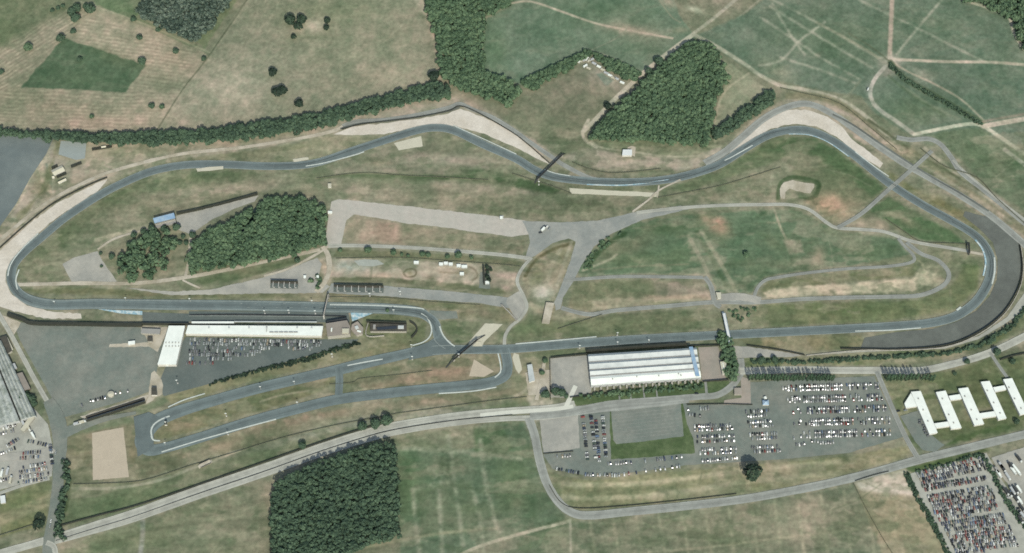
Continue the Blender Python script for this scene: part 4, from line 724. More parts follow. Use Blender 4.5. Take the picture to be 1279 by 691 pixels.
FT = [ # field trees: x, y, crown radius in metres, kind, label
 (97,11,5,0,'dark tree at the top of the clump above the green parallelogram field'), (91,17,5.5,0,'dark tree on the left of the clump above the green parallelogram field'), (95,24,5.5,0,'lowest dark tree of the clump above the green parallelogram field'), (108,9,3.6,0,'small tree between the two larger clumps near the top left'), (114,13,6,0,'round dark tree on the right of the clump near the top left'),
 (77,49,5,0,'dark tree on the top left corner of the green parallelogram field'), (92,40,3.2,0,'small tree just above the green parallelogram field'), (100,75,3.2,0,'lone tree inside the green parallelogram field'), (178,78,4.4,0,'dark tree on the right corner of the green parallelogram field'), (36,60,5,1,'sprawling brown green bush in the stubble on the far left'),
 (175,48,3.6,0,'tree in the stubble below the grey green wood'), (220,65,3.6,0,'tree in the stubble near its right hand corner'), (255,74,3,0,'small tree on the field boundary at the right of the stubble'), (190,133,3.2,0,'small tree low in the stubble field near the tree belt'), (203,134,3,1,'pale bush beside the small tree low in the stubble field'), (115,146,2.6,1,'faint bush at the bottom of the stubble field'), (2,91,3.4,0,'tree cut by the left edge of the picture'), (66,14,2.6,0,'leftmost bush of the short line near the top left corner'), (73,11,2.6,0,'middle bush of the short line near the top left corner'), (79,8,2.4,0,'rightmost bush of the short line near the top left corner'),
 (167,25,3.4,0,'tree beside the left tip of the grey green wood'), (198,38,3,0,'tree just below the grey green wood'), (278,14,2.8,0,'tree at the right edge of the grey green wood'),
 (363,27,6,2,'round black looking tree at the left of the group in the tan field'), (377,27,6,2,'round tree at the top right of the group of dark trees in the tan field'), (373,35,5,2,'round tree at the bottom of the group of dark trees in the tan field'), (409,27,3.6,2,'upper small tree right of the bare patch in the tan field'), (408,36,3.4,2,'lower small tree right of the bare patch in the tan field'), (367,47,3,2,'small tree below the group in the tan field'),
 (341,92,4.8,2,'round dark tree above the larger pair in the tan field'), (346,117,5.4,2,'left tree of the joined dark pair in the tan field'), (353,115,5.4,2,'right tree of the joined dark pair in the tan field'), (374,131,4.8,2,'round dark tree closest to the tree belt in the tan field'), (542,97,5.6,2,'round dark tree at the lower right corner of the tan field'), (560,122,3.4,1,'small tree poking out below the tree belt'),
 (759,134,4,2,'tree beside the track below the caravan field'), (823,78,5,0,'tall roadside tree near the tip of the triangular wood'), (810,90,4.4,0,'roadside tree next to the triangular wood'),
 (932,318,3.2,1,'small bush in the green infield right of the twin dirt strips'), (372,326,3,0,'tree in the grass below the round wood'), (337,326,2.4,0,'tiny tree in the grass strip below the round wood'), (226,172,2.4,1,'bush by the dirt road under the tree belt'),
 (939,592,9.0,2,'large dark oval tree in the dry grass below the big car park'), (50,655,5.5,2,'dark tree beside the access road near the bottom left corner'),
 (453,533,4.6,0,'leftmost of three dark trees standing on the main road verge'), (469,530,5,0,'middle of three dark trees standing on the main road verge'), (483,526,5.4,0,'rightmost of three dark trees standing on the main road verge'), (378,557,3.8,0,'lone dark tree on the verge left of the three roadside trees'),
 (681,493,4.2,0,'dark tree on the left of the path by the small white pavilion'), (694,490,4.8,0,'larger dark tree at the lower left corner of the grey forecourt'), (702,491,4,0,'tree just right of the larger dark tree by the grey forecourt'), (707,495,2.6,0,'small bush by the fence of the grey forecourt'), (681,451,2.8,1,'small tree near the top of the path by the white pavilion'), (677,466,2.8,1,'small tree halfway along the path by the white pavilion'),
 (1207,452,3,0,'round bush on the lawn above the white finger blocks'), (1192,467,2,0,'tiny bush on the lawn above the white finger blocks'), (1244,440,4,0,'dark tree where the lot road meets the far right footpath'), (1235,427,3.6,0,'tree at the end of the hedge near the right edge'), (1264,452,3,0,'bush on the grass at the right edge'), (1269,527,2.8,0,'tree beside the road below the white finger blocks'), (951,450,3.8,0,'tree right of the blue footbridge landing'), (967,449,3.2,0,'tree left of the poplar row in the verge'),
 (460,313,4,1,'leftmost and largest tree of the row along the paddock road'), (492,316,3.4,1,'second tree of the row along the paddock road'), (502,318,2,1,'tiny shrub after the second tree of the paddock road row'), (510,320,2,1,'lower tiny shrub of the paddock road row'), (528,318,3.2,1,'left of two joined trees in the paddock road row'), (535,319,2.8,1,'right of two joined trees in the paddock road row'), (559,321,2.6,1,'small tree midway along the paddock road row'), (573,319,4,1,'broad tree near the right end of the paddock road row'), (589,322,2.4,1,'last small tree of the paddock road row'), (425,313,2.2,1,'first small shrub of the paddock road row'), (484,388,2,1,'shrub on the infield verge below the terraces'),
 (168,294,3.4,0,'upper left tree of the loose trees under the blue grandstand'), (180,290,3.4,0,'tree directly below the left end of the blue grandstand'), (190,286,4,0,'dark tree directly below the blue grandstand'), (206,287,3.8,0,'tree below the right end of the blue grandstand'), (221,285,4.2,0,'large tree between the blue grandstand and the grey yard'), (216,301,4,1,'tree at the right of the copse under the grandstand'), (229,296,2.4,0,'small tree on the dirt fork below the grey yard'), (225,304,2.6,0,'small tree left of the dirt fork below the grey yard'), (233,304,2.6,0,'small tree right of the dirt fork below the grey yard'), (241,294,3.4,0,'tree at the left tip of the round wood'), (140,321,3.2,0,'tree at the left edge of the copse'), (150,331,3,0,'tree at the lower left edge of the copse'), (205,330,2.6,1,'small tree at the lower right of the copse'), (126,317,1.8,0,'tiny bush beside the grey hard standing'), (127,333,1.6,0,'tiny bush on the grey hard standing'),
]
for (x, y, r, k, lb) in FT: tree('field_tree', x, y+r*.3, r*1.18, lb, 'single trees standing apart', k)
for i in range(27):
    x = 936+i*3.9+(0 if i < 18 else 1.5); tree('poplar_tree', x+random.uniform(-.6, .6), 475.5+random.uniform(-1, 1)+i*.03, random.uniform(1.9, 2.3), f'slim poplar, {ORD[i]} from the left in the long row above the big car park', 'poplars in the long row above the car park', 3, 'poplar')
for i in range(13):
    x = 1107+i*4.6+(2.5 if i > 8 else 0); tree('poplar_tree', x+random.uniform(-.7, .7), 475.5+random.uniform(-1, 1), random.uniform(2.0, 2.4), f'slim poplar, {ORD[i]} from the left in the short row above the white blocks', 'poplars in the short row by the white blocks', 3, 'poplar')
for i in range(16):
    x = 776+i*6.4; tree('clipped_tree', x, 482.5-(i*.35)+random.uniform(-.3,.3), random.uniform(1.2, 1.6), f'small clipped tree, {ORD[i]} from the left along the front of the exhibition hall', 'small trees along the exhibition hall front', 0)
for i, (x, y) in enumerate([(608.5,335),(609,341),(608.5,347),(611,351),(613,338)]): tree('conifer_tree', x, y, 2.6, f'small dark conifer, {ORD[i]} of five beside the storage stack in the infield yard', 'conifers beside the storage stack', 2)
# ---------------------------------------------------------------- buildings
def wp(pts, z=0.0): return [P(x, y, z) for x, y in pts]
def inset(w, d):
    c = sum(((v.x, v.y) for v in []), ()); cx = sum(v.x for v in w)/len(w); cy = sum(v.y for v in w)/len(w); out = []
    for v in w:
        dx, dy = cx-v.x, cy-v.y; L = math.hypot(dx, dy); out.append(Vector((v.x+dx/L*d, v.y+dy/L*d, v.z)))
    return out
def building(name, label, cat, pts, h, roof='white_roof', wall='white_wall', group=None, over=0.25, parapet=False, doors=()):
    """flat roofed block: walls, roof slab; the footprint is where its walls stand"""
    w = wp(pts); c = sum(w, Vector())/len(w); b = empty(name, c); q = [(v.x-c.x, v.y-c.y) for v in w]
    m = MB(); m.prism(q, 0, h); m.build('wall', M[wall], b)
    o = [(v.x, v.y) for v in inset([Vector((p[0], p[1], 0)) for p in q], -over)]
    m = MB(); m.prism(o, h+.002, h+.35); m.build('roof', M[roof], b)
    for (x0, y0, x1, y1, hh) in doors:   # dark openings set into the front
        a = P(x0, y0)-c; e = P(x1, y1)-c; m = MB(); d = (e-a); L = d.length; rz = math.atan2(d.y, d.x); mid = (a+e)/2
        m.box((mid.x, mid.y, 0.1), (L, .3, hh), rz); m.build('door', M['glass_dark'], b)
    return tag(b, label, cat, group), c, q
def onroof(parent, c, x, y, z, size, name, m, rz=0.0, top=1.0):
    p = P(x, y)-c; mb = MB(); mb.box((p.x, p.y, z), size, rz, top=top); return mb.build(name, M[m], parent)
# pit garages: long white roof and a lean-to canopy on the pit lane side
b, c, q = building('pit_building', 'long low pit garage block with a bright white roof beside the pit lane', 'building', [(236,409),(404,410),(402,422),(233,419.5)], 5.5, doors=[(240+i*8.6, 407.9+.006*i, 245.5+i*8.6, 407.9, 3.4) for i in range(18)])
m = MB(); pts = [P(x, y)-c for x, y in [(240,403.2),(293,403.2),(293,405.6),(240,405.6)]]; m.prism([(v.x, v.y) for v in pts], 3.4, 3.7); m.build('canopy', M['white_roof'], b)
m = MB(); pts = [P(x, y)-c for x, y in [(293.5,402.8),(396,403.2),(396,404.6),(293.5,404.2)]]; m.prism([(v.x, v.y) for v in pts], 3.4, 3.7); m.build('canopy', M['sheet_pale'], b)
for i in range(6): onroof(b, c, 340+i*6.0, 418.0, 6.36, (5.0, 1.1, .5), 'skylight', 'grey_roof')
for x in (262, 287, 312, 334, 372, 390): onroof(b, c, x, 412.5, 6.36, (1.6, 1.4, .8), 'roof_vent', 'sheet_grey')
onroof(b, c, 334, 413.5, 6.36, (.6, 9, .25), 'roof_walkway', 'grey_roof')
b, c, q = building('scrutineering_hall', 'slanted bright white hall with small roof vents beside the race paddock', 'building', [(212,410),(232,410),(221,458),(198,458)], 6)
for i in range(5):
    for j in range(2): onroof(b, c, 208.5+i*4, 431+j*4.5, 6.36, (.9, 1.7, .7), 'roof_vent', 'grey_roof')
m = MB(); p = [P(x, y)-c for x, y in [(205,456.5),(214,456.5),(209.5,459.5)]]; m.prism([(v.x, v.y) for v in p], 3.2, 3.5); m.build('entrance_canopy', M['white_roof'], b)
b, c, q = building('control_tower', 'brown roofed race control building at the end of the pit garages', 'building', [(408,408),(434,404),(438,412),(438,421),(410,424)], 8, 'brown_roof', 'concrete', doors=[(412,422.2,416,421.9,2.6)])
onroof(b, c, 432.5, 418, 8.36, (8, 6, 2.2), 'plant_room', 'cream'); onroof(b, c, 415, 416, 8.36, (1.5, 5, .8), 'roof_vent', 'white_roof')
m = MB(); p = [P(x, y)-c for x, y in [(408.5,403.4),(434,399.4),(434,403.4),(408.5,407.4)]]; m.prism([(v.x, v.y) for v in p], 5.0, 5.3); m.build('balcony', M['steel'], b)
b, c, q = building('media_pavilion', 'small stepped beige pavilion between control tower and the paint triangle', 'building', [(440,408),(447,404),(454,412),(453,419),(446,421),(439,414)], 5, 'paving', 'concrete')
onroof(b, c, 446, 412, 5.36, (4, 4, 1.4), 'roof_lantern', 'sheet_pale', .5); onroof(b, c, 449, 416.5, 5.36, (5, 2, .8), 'roof_step', 'white_roof', -.3)
# medical centre inside the hairpin
b, c, q = building('medical_centre', 'dark flat roofed centre inside the pit hairpin with a pale roof box', 'building', [(463,406),(508,407),(508,416),(463,416)], 4.5, 'dark_roof', 'concrete')
onroof(b, c, 501, 411.5, 4.86, (7, 4, 1.6), 'plant_room', 'sheet_pale'); onroof(b, c, 468, 411, 4.86, (3, 6, 1.3), 'plant_room', 'grey_roof')
m = MB(); p = [P(x, y)-c for x, y in [(470,411.4),(496,409.6),(496,413),(472,414.8)]]; m.prism([(v.x, v.y) for v in p], 4.87, 5.5); m.build('roof_light', M['glass_dark'], b)
# exhibition hall with four ridged bays
HP = [(734,446),(869,437.5),(875,474.5),(738,484.5)]
W = wp(HP); c = sum(W, Vector())/4; b = empty('exhibition_hall', c); tag(b, 'huge exhibition hall with pale ribbed roof bays beside the lower straight', 'building')
def bil(u, v): return (W[0]*(1-u)+W[1]*u)*(1-v)+(W[3]*(1-u)+W[2]*u)*v-c
m = MB(); m.prism([(bil(u, v).x, bil(u, v).y) for u, v in ((0, 0), (1, 0), (1, 1), (0, 1))], 0, 7); m.build('wall', M['sheet_grey'], b)
vs_ = [0, .25, .5, .70, 1.0]
for k in range(4):
    v0, v1 = vs_[k], vs_[k+1]; vm_ = v0+(v1-v0)*.38; m = MB(); A, B_ = bil(0, v0), bil(1, v0); Cc, Dd = bil(1, vm_), bil(0, vm_); E, F = bil(1, v1), bil(0, v1)
    z0, z1 = 7.02, 9.6 if k < 3 else 8.4
    vv = [(A.x, A.y, z0), (B_.x, B_.y, z0), (Cc.x, Cc.y, z1), (Dd.x, Dd.y, z1), (E.x, E.y, z0), (F.x, F.y, z0)]
    m.add(vv, [(0, 1, 2, 3), (3, 2, 4, 5), (0, 3, 5), (1, 4, 2), (0, 5, 4, 1)]); m.build('roof_bay', M['sheet_pale' if k < 3 else 'white_roof'], b)
    if k:
        m = MB(); a_, b_ = bil(.003, v0-.012), bil(.997, v0-.012); c_, d_ = bil(.997, v0+.03), bil(.003, v0+.03); m.prism([(t.x, t.y) for t in (a_, b_, c_, d_)], 7.05, 7.6); m.build('gutter', M['grey_roof'], b)
m = MB(); m.prism([(t.x, t.y) for t in (bil(.93, -.01), bil(.965, -.01), bil(.985, .98), bil(.95, .98))], 9.0, 9.75); m.build('glazed_strip', M['blue_roof'], b)
for i in range(17):
    t = bil((i+.5)/17, 1.06) if i > 0 else bil(.03, 1.06); m = MB(); m.box((t.x, t.y, 0), (2.0, 3.4, 3.2), .05); m.build('entrance_bay', M['concrete'], b)
for u, v in ((.2, .86), (.42, .84), (.62, .86), (.8, .84), (.82, .9)): t = bil(u, v); m = MB(); m.box((t.x, t.y, 7.6), (1, 1.6, 1.3)); m.build('roof_vent', M['grey_roof'], b)
b, c, q = building('ticket_office', 'small cream roofed office right of the pink paved forecourt', 'building', [(899,454),(906,453.5),(909,468),(902,469)], 4, 'cream')
onroof(b, c, 903, 459, 4.36, (.8, 8, .4), 'ridge', 'white_roof', .1)
b, c, q = building('white_pavilion', 'slim white pavilion beside the dirt path left of the grey forecourt', 'building', [(658.5,458),(664.5,457),(668,477),(661,479)], 4, 'sheet_pale')
b, c, q = building('kiosk', 'small square kiosk on the pink terrace below the footbridge', 'building', [(917,486),(926,486),(926,494),(917,494)], 3, 'paving', 'concrete')
b, c, q = building('snack_bar', 'small cream hut above the upper end of the blue footbridge', 'building', [(894,367),(900,367),(900,374),(896,374)], 3, 'cream')
b, c, q = building('marshal_hut', 'small white hut on the dirt pad below the triangular wood', 'building', [(778,189),(789,189),(789,196),(777,196)], 3.5, 'sheet_light')
b, c, q = building('store_hut', 'small flat hut with white roof by the footpath of the lower infield', 'building', [(682,379),(692,380),(686,405),(677,404)], 2.6, 'dirt', 'concrete')
b, c, q = building('marshal_hut', 'tiny white hut with dark shadow above the paddock wood corner', 'building', [(410,231),(414,231),(414,235),(410,235)], 3, 'cream')
b, c, q = building('marshal_hut', 'tiny white cabin beside the right side of the round wood', 'building', [(410,265),(415,265),(415,268),(410,268)], 2.5, 'white_roof')
b, c, q = building('gate_house', 'dark topped gate house at the right end of the sunken stand', 'building', [(190,486),(196,486),(197,495),(190,495)], 4, 'dark_roof')
b, c, q = building('garage_hut', 'long dark roofed garage above the left car park near the white hall', 'building', [(178,412),(201,413),(200,419),(177,418)], 3.6, 'grey_roof', 'concrete')
b, c, q = building('fuel_store', 'dark square fuel store left of the white hall', 'building', [(185,423),(191,423),(191,428),(185,428)], 3.6, 'dark_roof', 'concrete')
b, c, q = building('portable_cabin', 'white portable cabin parked in the left car park', 'building', [(161,428),(169,427),(169,431),(161,432)], 3, 'white_roof')
# white finger blocks: one linked building of eight wings
F = [[(1137,491.5),(1149,490.5),(1170,542),(1160,544)], [(1168,492),(1180,490),(1200,536),(1187,537.5)], [(1196,487.5),(1208,486),(1228,531),(1216,533)], [(1224,479),(1235,478),(1256,524),(1246,526)], [(1252,476),(1263,474.5),(1283,517),(1273,520)]]
c = P(1205,510); b = empty('finger_block_offices', c); tag(b, 'white office complex of parallel slanted wings joined by short links', 'building')
def piece(pts, h, nm, m_, z0=0, ov=0.0):
    w = [P(x, y)-c for x, y in pts]; w = inset([Vector((t.x, t.y, 0)) for t in w], -ov); m = MB(); m.prism([(t.x, t.y) for t in w], z0, h); return m.build(nm, M[m_], b)
for f in F:
    w_ = piece(f, 4, 'wing', 'white_wall'); r_ = piece(f, 4.35, 'roof', 'white_roof', 4.002, .25); 
for i_, (x, y) in enumerate([(1146,500),(1152,514),(1158,528),(1176,500),(1184,520),(1190,530),(1204,497),(1212,514),(1219,526),(1232,490),(1240,505),(1248,518),(1259,486),(1266,500),(1274,512)]): onroof(b, c, x, y, 4.36, (1.3, 1.6, .7), 'roof_vent', 'grey_roof', .4)
for f in ([(1129,505.5),(1137,492.5),(1145,509),(1131,511)], [(1166,530.5),(1185,527.8),(1187.5,533.5),(1168.5,536.2)], [(1184,496.2),(1198,494),(1200.4,499.6),(1186.4,501.6)], [(1222,518),(1243,515),(1245.2,521),(1225,524)], [(1239.5,485.5),(1253.5,483),(1256,488),(1242,490.8)]):
    piece(f, 3.4, 'link', 'white_wall'); piece(f, 3.72, 'link_roof', 'white_roof', 3.402, .15)
# sheds and works on the left edge
def shed(name, label, pts, h, ridge, roof, n=3, group=None):
    w = wp(pts); c = sum(w, Vector())/4; b = empty(name, c); q = [v-c for v in w]; m = MB(); m.prism([(v.x, v.y) for v in q], 0, h); m.build('wall', M['sheet_grey'], b)
    for k in range(n):
        u0, u1 = k/n, (k+1)/n; f = lambda u, v: (q[0]*(1-u)+q[1]*u)*(1-v)+(q[3]*(1-u)+q[2]*u)*v
        A, B_, C_, D_ = f(u0, 0), f(u1, 0), f(u1, 1), f(u0, 1); E = f((u0+u1)/2, 0); G = f((u0+u1)/2, 1); m = MB()
        m.add([(A.x, A.y, h+.02), (E.x, E.y, h+ridge), (B_.x, B_.y, h+.02), (D_.x, D_.y, h+.02), (G.x, G.y, h+ridge), (C_.x, C_.y, h+.02)], [(0, 1, 4, 3), (1, 2, 5, 4), (0, 2, 1), (3, 4, 5), (0, 3, 5, 2)]); m.build('roof', M[roof], b)
    return tag(b, label, 'building', group)
M['corrugated'] = mat('weathered_corrugated_sheet', (184,193,188), 0.18, 0.12, 0.9, 0.16, c2=(132,142,134), blend=0.12)
shed('long_shed', 'long ridged grey shed on the left edge beside the access road', [(-12,430),(3,428),(46,522),(28,527)], 6, 1.8, 'corrugated', 4)
shed('long_shed', 'long multi ridged shed cut by the left picture edge', [(-60,430),(-14,430),(26,528),(-40,545)], 6, 1.8, 'corrugated', 8)
b, c, q = building('dark_shed', 'dark roofed shed with a white side strip near the left edge', 'building', [(0,424),(9,421),(16,440),(6,446)], 4, 'dark_roof', 'concrete')
m = MB(); p = [P(x, y)-c for x, y in [(8.5,424),(10.5,423),(17.5,438),(16,439.5)]]; m.prism([(v.x, v.y) for v in p], 3.0, 3.4); m.build('canopy', M['cream'], b)
b, c, q = building('brown_shed', 'brown roofed oblong shed between the long sheds and the car park', 'building', [(22,469),(29,467),(39,487),(30,490)], 4, 'brown_roof', 'concrete')
M['rust_roof'] = mat('old_brown_roof', (104,98,88), 0.1, 0.1, 0.5, 0.1); b.children[1].data.materials[0] = M['rust_roof']
b, c, q = building('grey_cabin', 'pair of joined grey cabins by the approach road at the left', 'building', [(12,458),(19,455),(22,461),(15,465)], 3, 'sheet_grey', 'concrete')
b, c, q = building('yard_shed', 'long cream roofed shed standing diagonally in the left yard', 'building', [(40,519),(45,522),(31,541),(27,538)], 4, 'cream', 'concrete')
b, c, q = building('sluice_house', 'small blue grey hut at the left edge below the parked lines', 'building', [(1,621),(7,620),(8,629),(2,630)], 3, 'sheet_light', 'concrete')
# blue roofed grandstand
w = wp([(193,276.5),(218,270),(221,280),(196,286)]); c = sum(w, Vector())/4; b = empty('grandstand', c); q = [v-c for v in w]; tag(b, 'blue roofed grandstand at the left end of the curved grey yard', 'grandstand')
f = lambda u, v: (q[0]*(1-u)+q[1]*u)*(1-v)+(q[3]*(1-u)+q[2]*u)*v
for k in range(6):
    m = MB(); m.prism([(t.x, t.y) for t in (f(0, k/8), f(1, k/8), f(1, (k+1)/8), f(0, (k+1)/8))], 0, 1.0+k*.7); m.build('tier', M['concrete'], b)
m = MB(); m.prism([(t.x, t.y) for t in (f(-.02, .02), f(1.02, .02), f(1.02, .68), f(-.02, .68))], 8.0, 8.35); m.build('roof', M['blue_roof'], b)
for k in range(5):
    t = f(k/4*.96+.02, .72); m = MB(); m.tube((t.x, t.y, 0), (t.x, t.y, 8), .22, 6); m.build('column', M['steel_pale'], b)
m = MB(); m.prism([(t.x, t.y) for t in (f(0, .76), f(1, .76), f(1, .98), f(0, .98))], 0, 3.6); m.build('rear_block', M['grey_roof'], b)
# trackside terraces: white gantry frames on dark decks
def terrace(label, x0, y0, x1, y1, n):
    a, e = P(x0, y0), P(x1, y1); c = (a+e)/2; L = (e-a).length; rz = math.atan2(e.y-a.y, e.x-a.x); b = empty('terrace', c, rz)
    for k in range(4): m = MB(); m.box((0, 3.4-k*1.9, 0), (L, 1.9, 2.8-k*.6)); m.build('step', M['dark_roof' if k == 0 else 'tarmac_dark'], b)
    m = MB(); m.box((0, 4.6, 0), (L, .4, 5.4)); m.build('back_screen', M['wall_dark'], b)
    for i in range(n):
        x = -L/2+(i+.5)*L/n; m = MB(); m.box((x, .8, 3.0), (.7, 6.4, .35)); m.box((x+.9, -2.4, .8), (2.6, .8, .5)); m.tube((x, 3.6, 0), (x, 3.6, 3.0), .15); m.tube((x, -2, 0), (x, -2, 3.0), .15); m.build('gantry_frame', M['steel_pale'], b)
    return tag(b, label, 'terrace', 'spectator terraces above the main straight')
terrace('short dark spectator terrace with white frames left of the pit gantry', 338, 357, 372, 358, 5)
terrace('long dark spectator terrace with white frames right of the pit gantry', 417, 362, 479, 363, 7)
# sunken long stand below the left car park
def stand(label, x0, y0, x1, y1):
    a, e = P(x0, y0), P(x1, y1); c = (a+e)/2; L = (e-a).length; rz = math.atan2(e.y-a.y, e.x-a.x); b = empty('grandstand', c, rz)
    for k in range(4): m = MB(); m.box((0, 2.4-k*1.6, 0), (L, 1.6, .8+k*.1 if k > 1 else 1.6-k*.5)); m.build('tier', M['dark_roof' if k < 2 else 'concrete'], b)
    m = MB(); m.box((0, -3.6, 0), (L, .35, 6.2)); m.build('back_screen', M['wall_dark'], b)
    m = MB(); m.box((0, 3.5, 0), (L, .3, 1.2)); m.build('rail', M['steel'], b); return tag(b, label, 'grandstand')
stand('long narrow stand with a dark rear screen above the lower loop hairpin', 108, 524, 181, 500.5)
# white event tents at upper left
def tent(label, x, y, rz, L, Wd, m_='cream'):
    p = P(x, y); b = empty('frame_tent', p, rz); m = MB(); h = 2.2
    m.add([(-L/2, -Wd/2, h), (L/2, -Wd/2, h), (L/2, Wd/2, h), (-L/2, Wd/2, h), (-L/2, 0, h+1.6), (L/2, 0, h+1.6)], [(0, 1, 5, 4), (2, 3, 4, 5), (0, 4, 3), (1, 2, 5), (0, 3, 2, 1)]); m.build('canopy', M[m_], b)
    m = MB(); m.box((0, 0, 0), (L*.96, Wd*.92, h)); m.build('side_wall', M['white_wall'], b); return tag(b, label, 'tent', 'tents and cabins by the small pond')
tent('largest cream tent on the dirt left of the dark strips below the pond', 73, 214, .55, 15, 9)
tent('small white tent right of the pond against the dark strip', 130, 184.5, .2, 6, 3.5)
tent('narrow cream tent below the dark strips south of the pond', 78, 227, .55, 11, 2.6)
tent('tiny tent at the foot of the dirt track below the pond', 67, 222, .3, 3, 3)
def strip(label, x0, y0, x1, y1, wd=2.6, h=2.4, nm='container_row'):
    a, e = P(x0, y0), P(x1, y1); c = (a+e)/2; L = (e-a).length; b = empty(nm, c, math.atan2(e.y-a.y, e.x-a.x)); n = max(2, int(L/6))
    for i in range(n): m = MB(); m.box((-L/2+(i+.5)*L/n, 0, 0), (L/n-.25, wd, h)); m.build('container', M['wall_dark'], b)
    return tag(b, label, 'containers', 'dark container rows around the pond')
strip('long dark container row right of the pond', 115, 187.5, 140, 183.5); strip('dark container row below the right corner of the pond', 89, 209, 102, 204); strip('dark container row touching the upper side of the largest cream tent', 65, 211, 72, 207.5); strip('dark container row under the largest cream tent', 71, 222, 83, 217); strip('shortest dark container row above the narrow cream tent', 73, 229, 81, 224.5)
# caravans on the field at top centre
def caravan_mesh(mm):
    m = MB(); m.box((0, 0, .5), (6.4, 2.4, 1.9), top=.93); m.box((0, 0, 2.4), (1.2, .9, .25)); m.tube((-1.6, -1.1, .35), (-1.6, 1.1, .35), .35, 8); m.tube((1.2, -1.1, .35), (1.2, 1.1, .35), .35, 8); return m.mesh('caravan', M[mm])
CV = [caravan_mesh('white_roof'), caravan_mesh('cream'), caravan_mesh('sheet_grey')]
k = 0
ww = ['upper left','left','lower left','upper middle','middle','lower middle','upper right','right','lower right']
for (x, y, a) in [(724,77,1.0),(727,76,1.0),(730,75,1.0),(733,74,1.0),(736,76,1.0),(739,75,.4),(731,83,.6),(735,86,-.5),(742,80,-.5),(748,84,-.5),(753,88,-.5),(757,92,-.5),(762,95,-.5),(766,98,-.5),(770,99,-.5),(777,104,-.5)]:
    o = D.objects.new('caravan', CV[k % 3]); COL.objects.link(o); o.location = P(x, y); o.rotation_euler.z = a
    tag(o, f'{["white","cream","grey"][k%3]} caravan, {ORD[k]} from the left on the campsite by the thin tree belts', 'caravan', 'caravans camped by the thin tree belts'); k += 1
# cabins and plant in the infield yard
k = 0
for (x, y, L, lb) in [(520,329,6,'white cabin alone at the left of the dirt yard'), (551,331,5,'left of three white cabins along the top of the dirt yard'), (557,330,5,'middle of three white cabins along the top of the dirt yard'), (563,331,5,'right of three white cabins along the top of the dirt yard'), (573,333,5,'left white cabin of the pair near the dirt ring'), (580,334,7,'right white cabin of the pair near the dirt ring'), (577,343,5,'white cabin standing inside the dirt ring'), (608,354,6,'square pale cabin at the foot of the conifer block'), (381,347,3,'tiny white cabin left of the green bushes'), (397,347,3,'tiny white cabin at the top of the green bushes'), (626,273,3,'pair sized white cabin on the wide pale paddock'), (687,284,0,'')]:
    if not lb: continue
    b, c, q = building('site_cabin', lb, 'cabin', [(x-L/2,y-1.6),(x+L/2,y-1.6),(x+L/2,y+1.6),(x-L/2,y+1.6)], 2.6, 'white_roof', 'sheet_grey', 'white cabins around the infield yards', over=.1)
strip('dark storage stack along the left of the conifer block', 604, 333, 605, 356, 2.2, 4, 'storage_stack')
# ---------------------------------------------------------------- bridges and gantries
def bridge(name, label, a, e, wd, z, dm, ends=8.0, towers=True, rail='steel'):
    A, E = P(*a), P(*e); c = (A+E)/2; L = (E-A).length; b = empty(name, c, math.atan2(E.y-A.y, E.x-A.x))
    m = MB(); m.box((0, 0, z), (L, wd, .6)); m.build('deck', M[dm], b)
    for s in (-1, 1): m = MB(); m.box((0, s*(wd/2-.1), z+.602), (L, .2, 1.0)); m.build('parapet', M[rail], b)
    for s in (-1, 1):
        if towers: m = MB(); m.box((s*(L/2-1.5), 0, 0), (2.4, wd*.9, z)); m.build('pier', M['concrete'], b)
        m = MB(); x0 = s*L/2; x1 = s*(L/2+ends); y_ = wd*.4
        m.add([(x0, -y_, z+.3), (x0, y_, z+.3), (x1, y_, .1), (x1, -y_, .1), (x0, -y_, z-.3), (x0, y_, z-.3)], [(0, 3, 2, 1), (4, 5, 2, 3), (0, 4, 3), (1, 2, 5)]); m.build('stairs', M[dm], b)
    return tag(b, label, 'bridge')
bridge('spectator_bridge', 'dark slanted spectator bridge over the track near the triangular wood', (671,226), (703,195), 1.7, 4.2, 'steel', 5)
bridge('spectator_bridge', 'long dark slanted bridge over the track beside the beige triangle', (566,452), (597,426), 1.6, 4.5, 'steel', 12)
bridge('start_gantry', 'thin pale start gantry spanning the straight by the pit garages', (405,398), (411,371), 1.6, 7, 'steel_pale', 1, rail='steel')
bridge('foot_bridge', 'pale blue footbridge over the straight beside the exhibition hall', (903.5,394), (911.5,432), 3.6, 5, 'sheet_light', 5, rail='blue_roof')
bridge('service_bridge', 'small double parapet bridge on the dirt track below the lower loop', (250,583), (263,577), 5, 1.2, 'dirt', 2, towers=False)
bridge('access_bridge', 'short dark gantry at the dead end of the infield road by the last bend', (1208.5,305), (1209.5,318), 2, 4.5, 'steel', 1)
def mast(x, y, h=9, lb=''):
    p = P(x, y); b = empty('light_mast', p); m = MB(); m.box((0, 0, 0), (1.5, 1.5, .5)); m.build('base', M['steel_pale'], b)
    m = MB(); m.tube((0, 0, .5), (0, 0, h), .22, 6, r2=.14); m.build('pole', M['steel_pale'], b); m = MB(); m.box((0, 0, h), (2.2, .8, .4)); m.build('lamp_head', M['white_roof'], b)
    return tag(b, lb, 'light mast', 'light masts and marker posts beside the track')
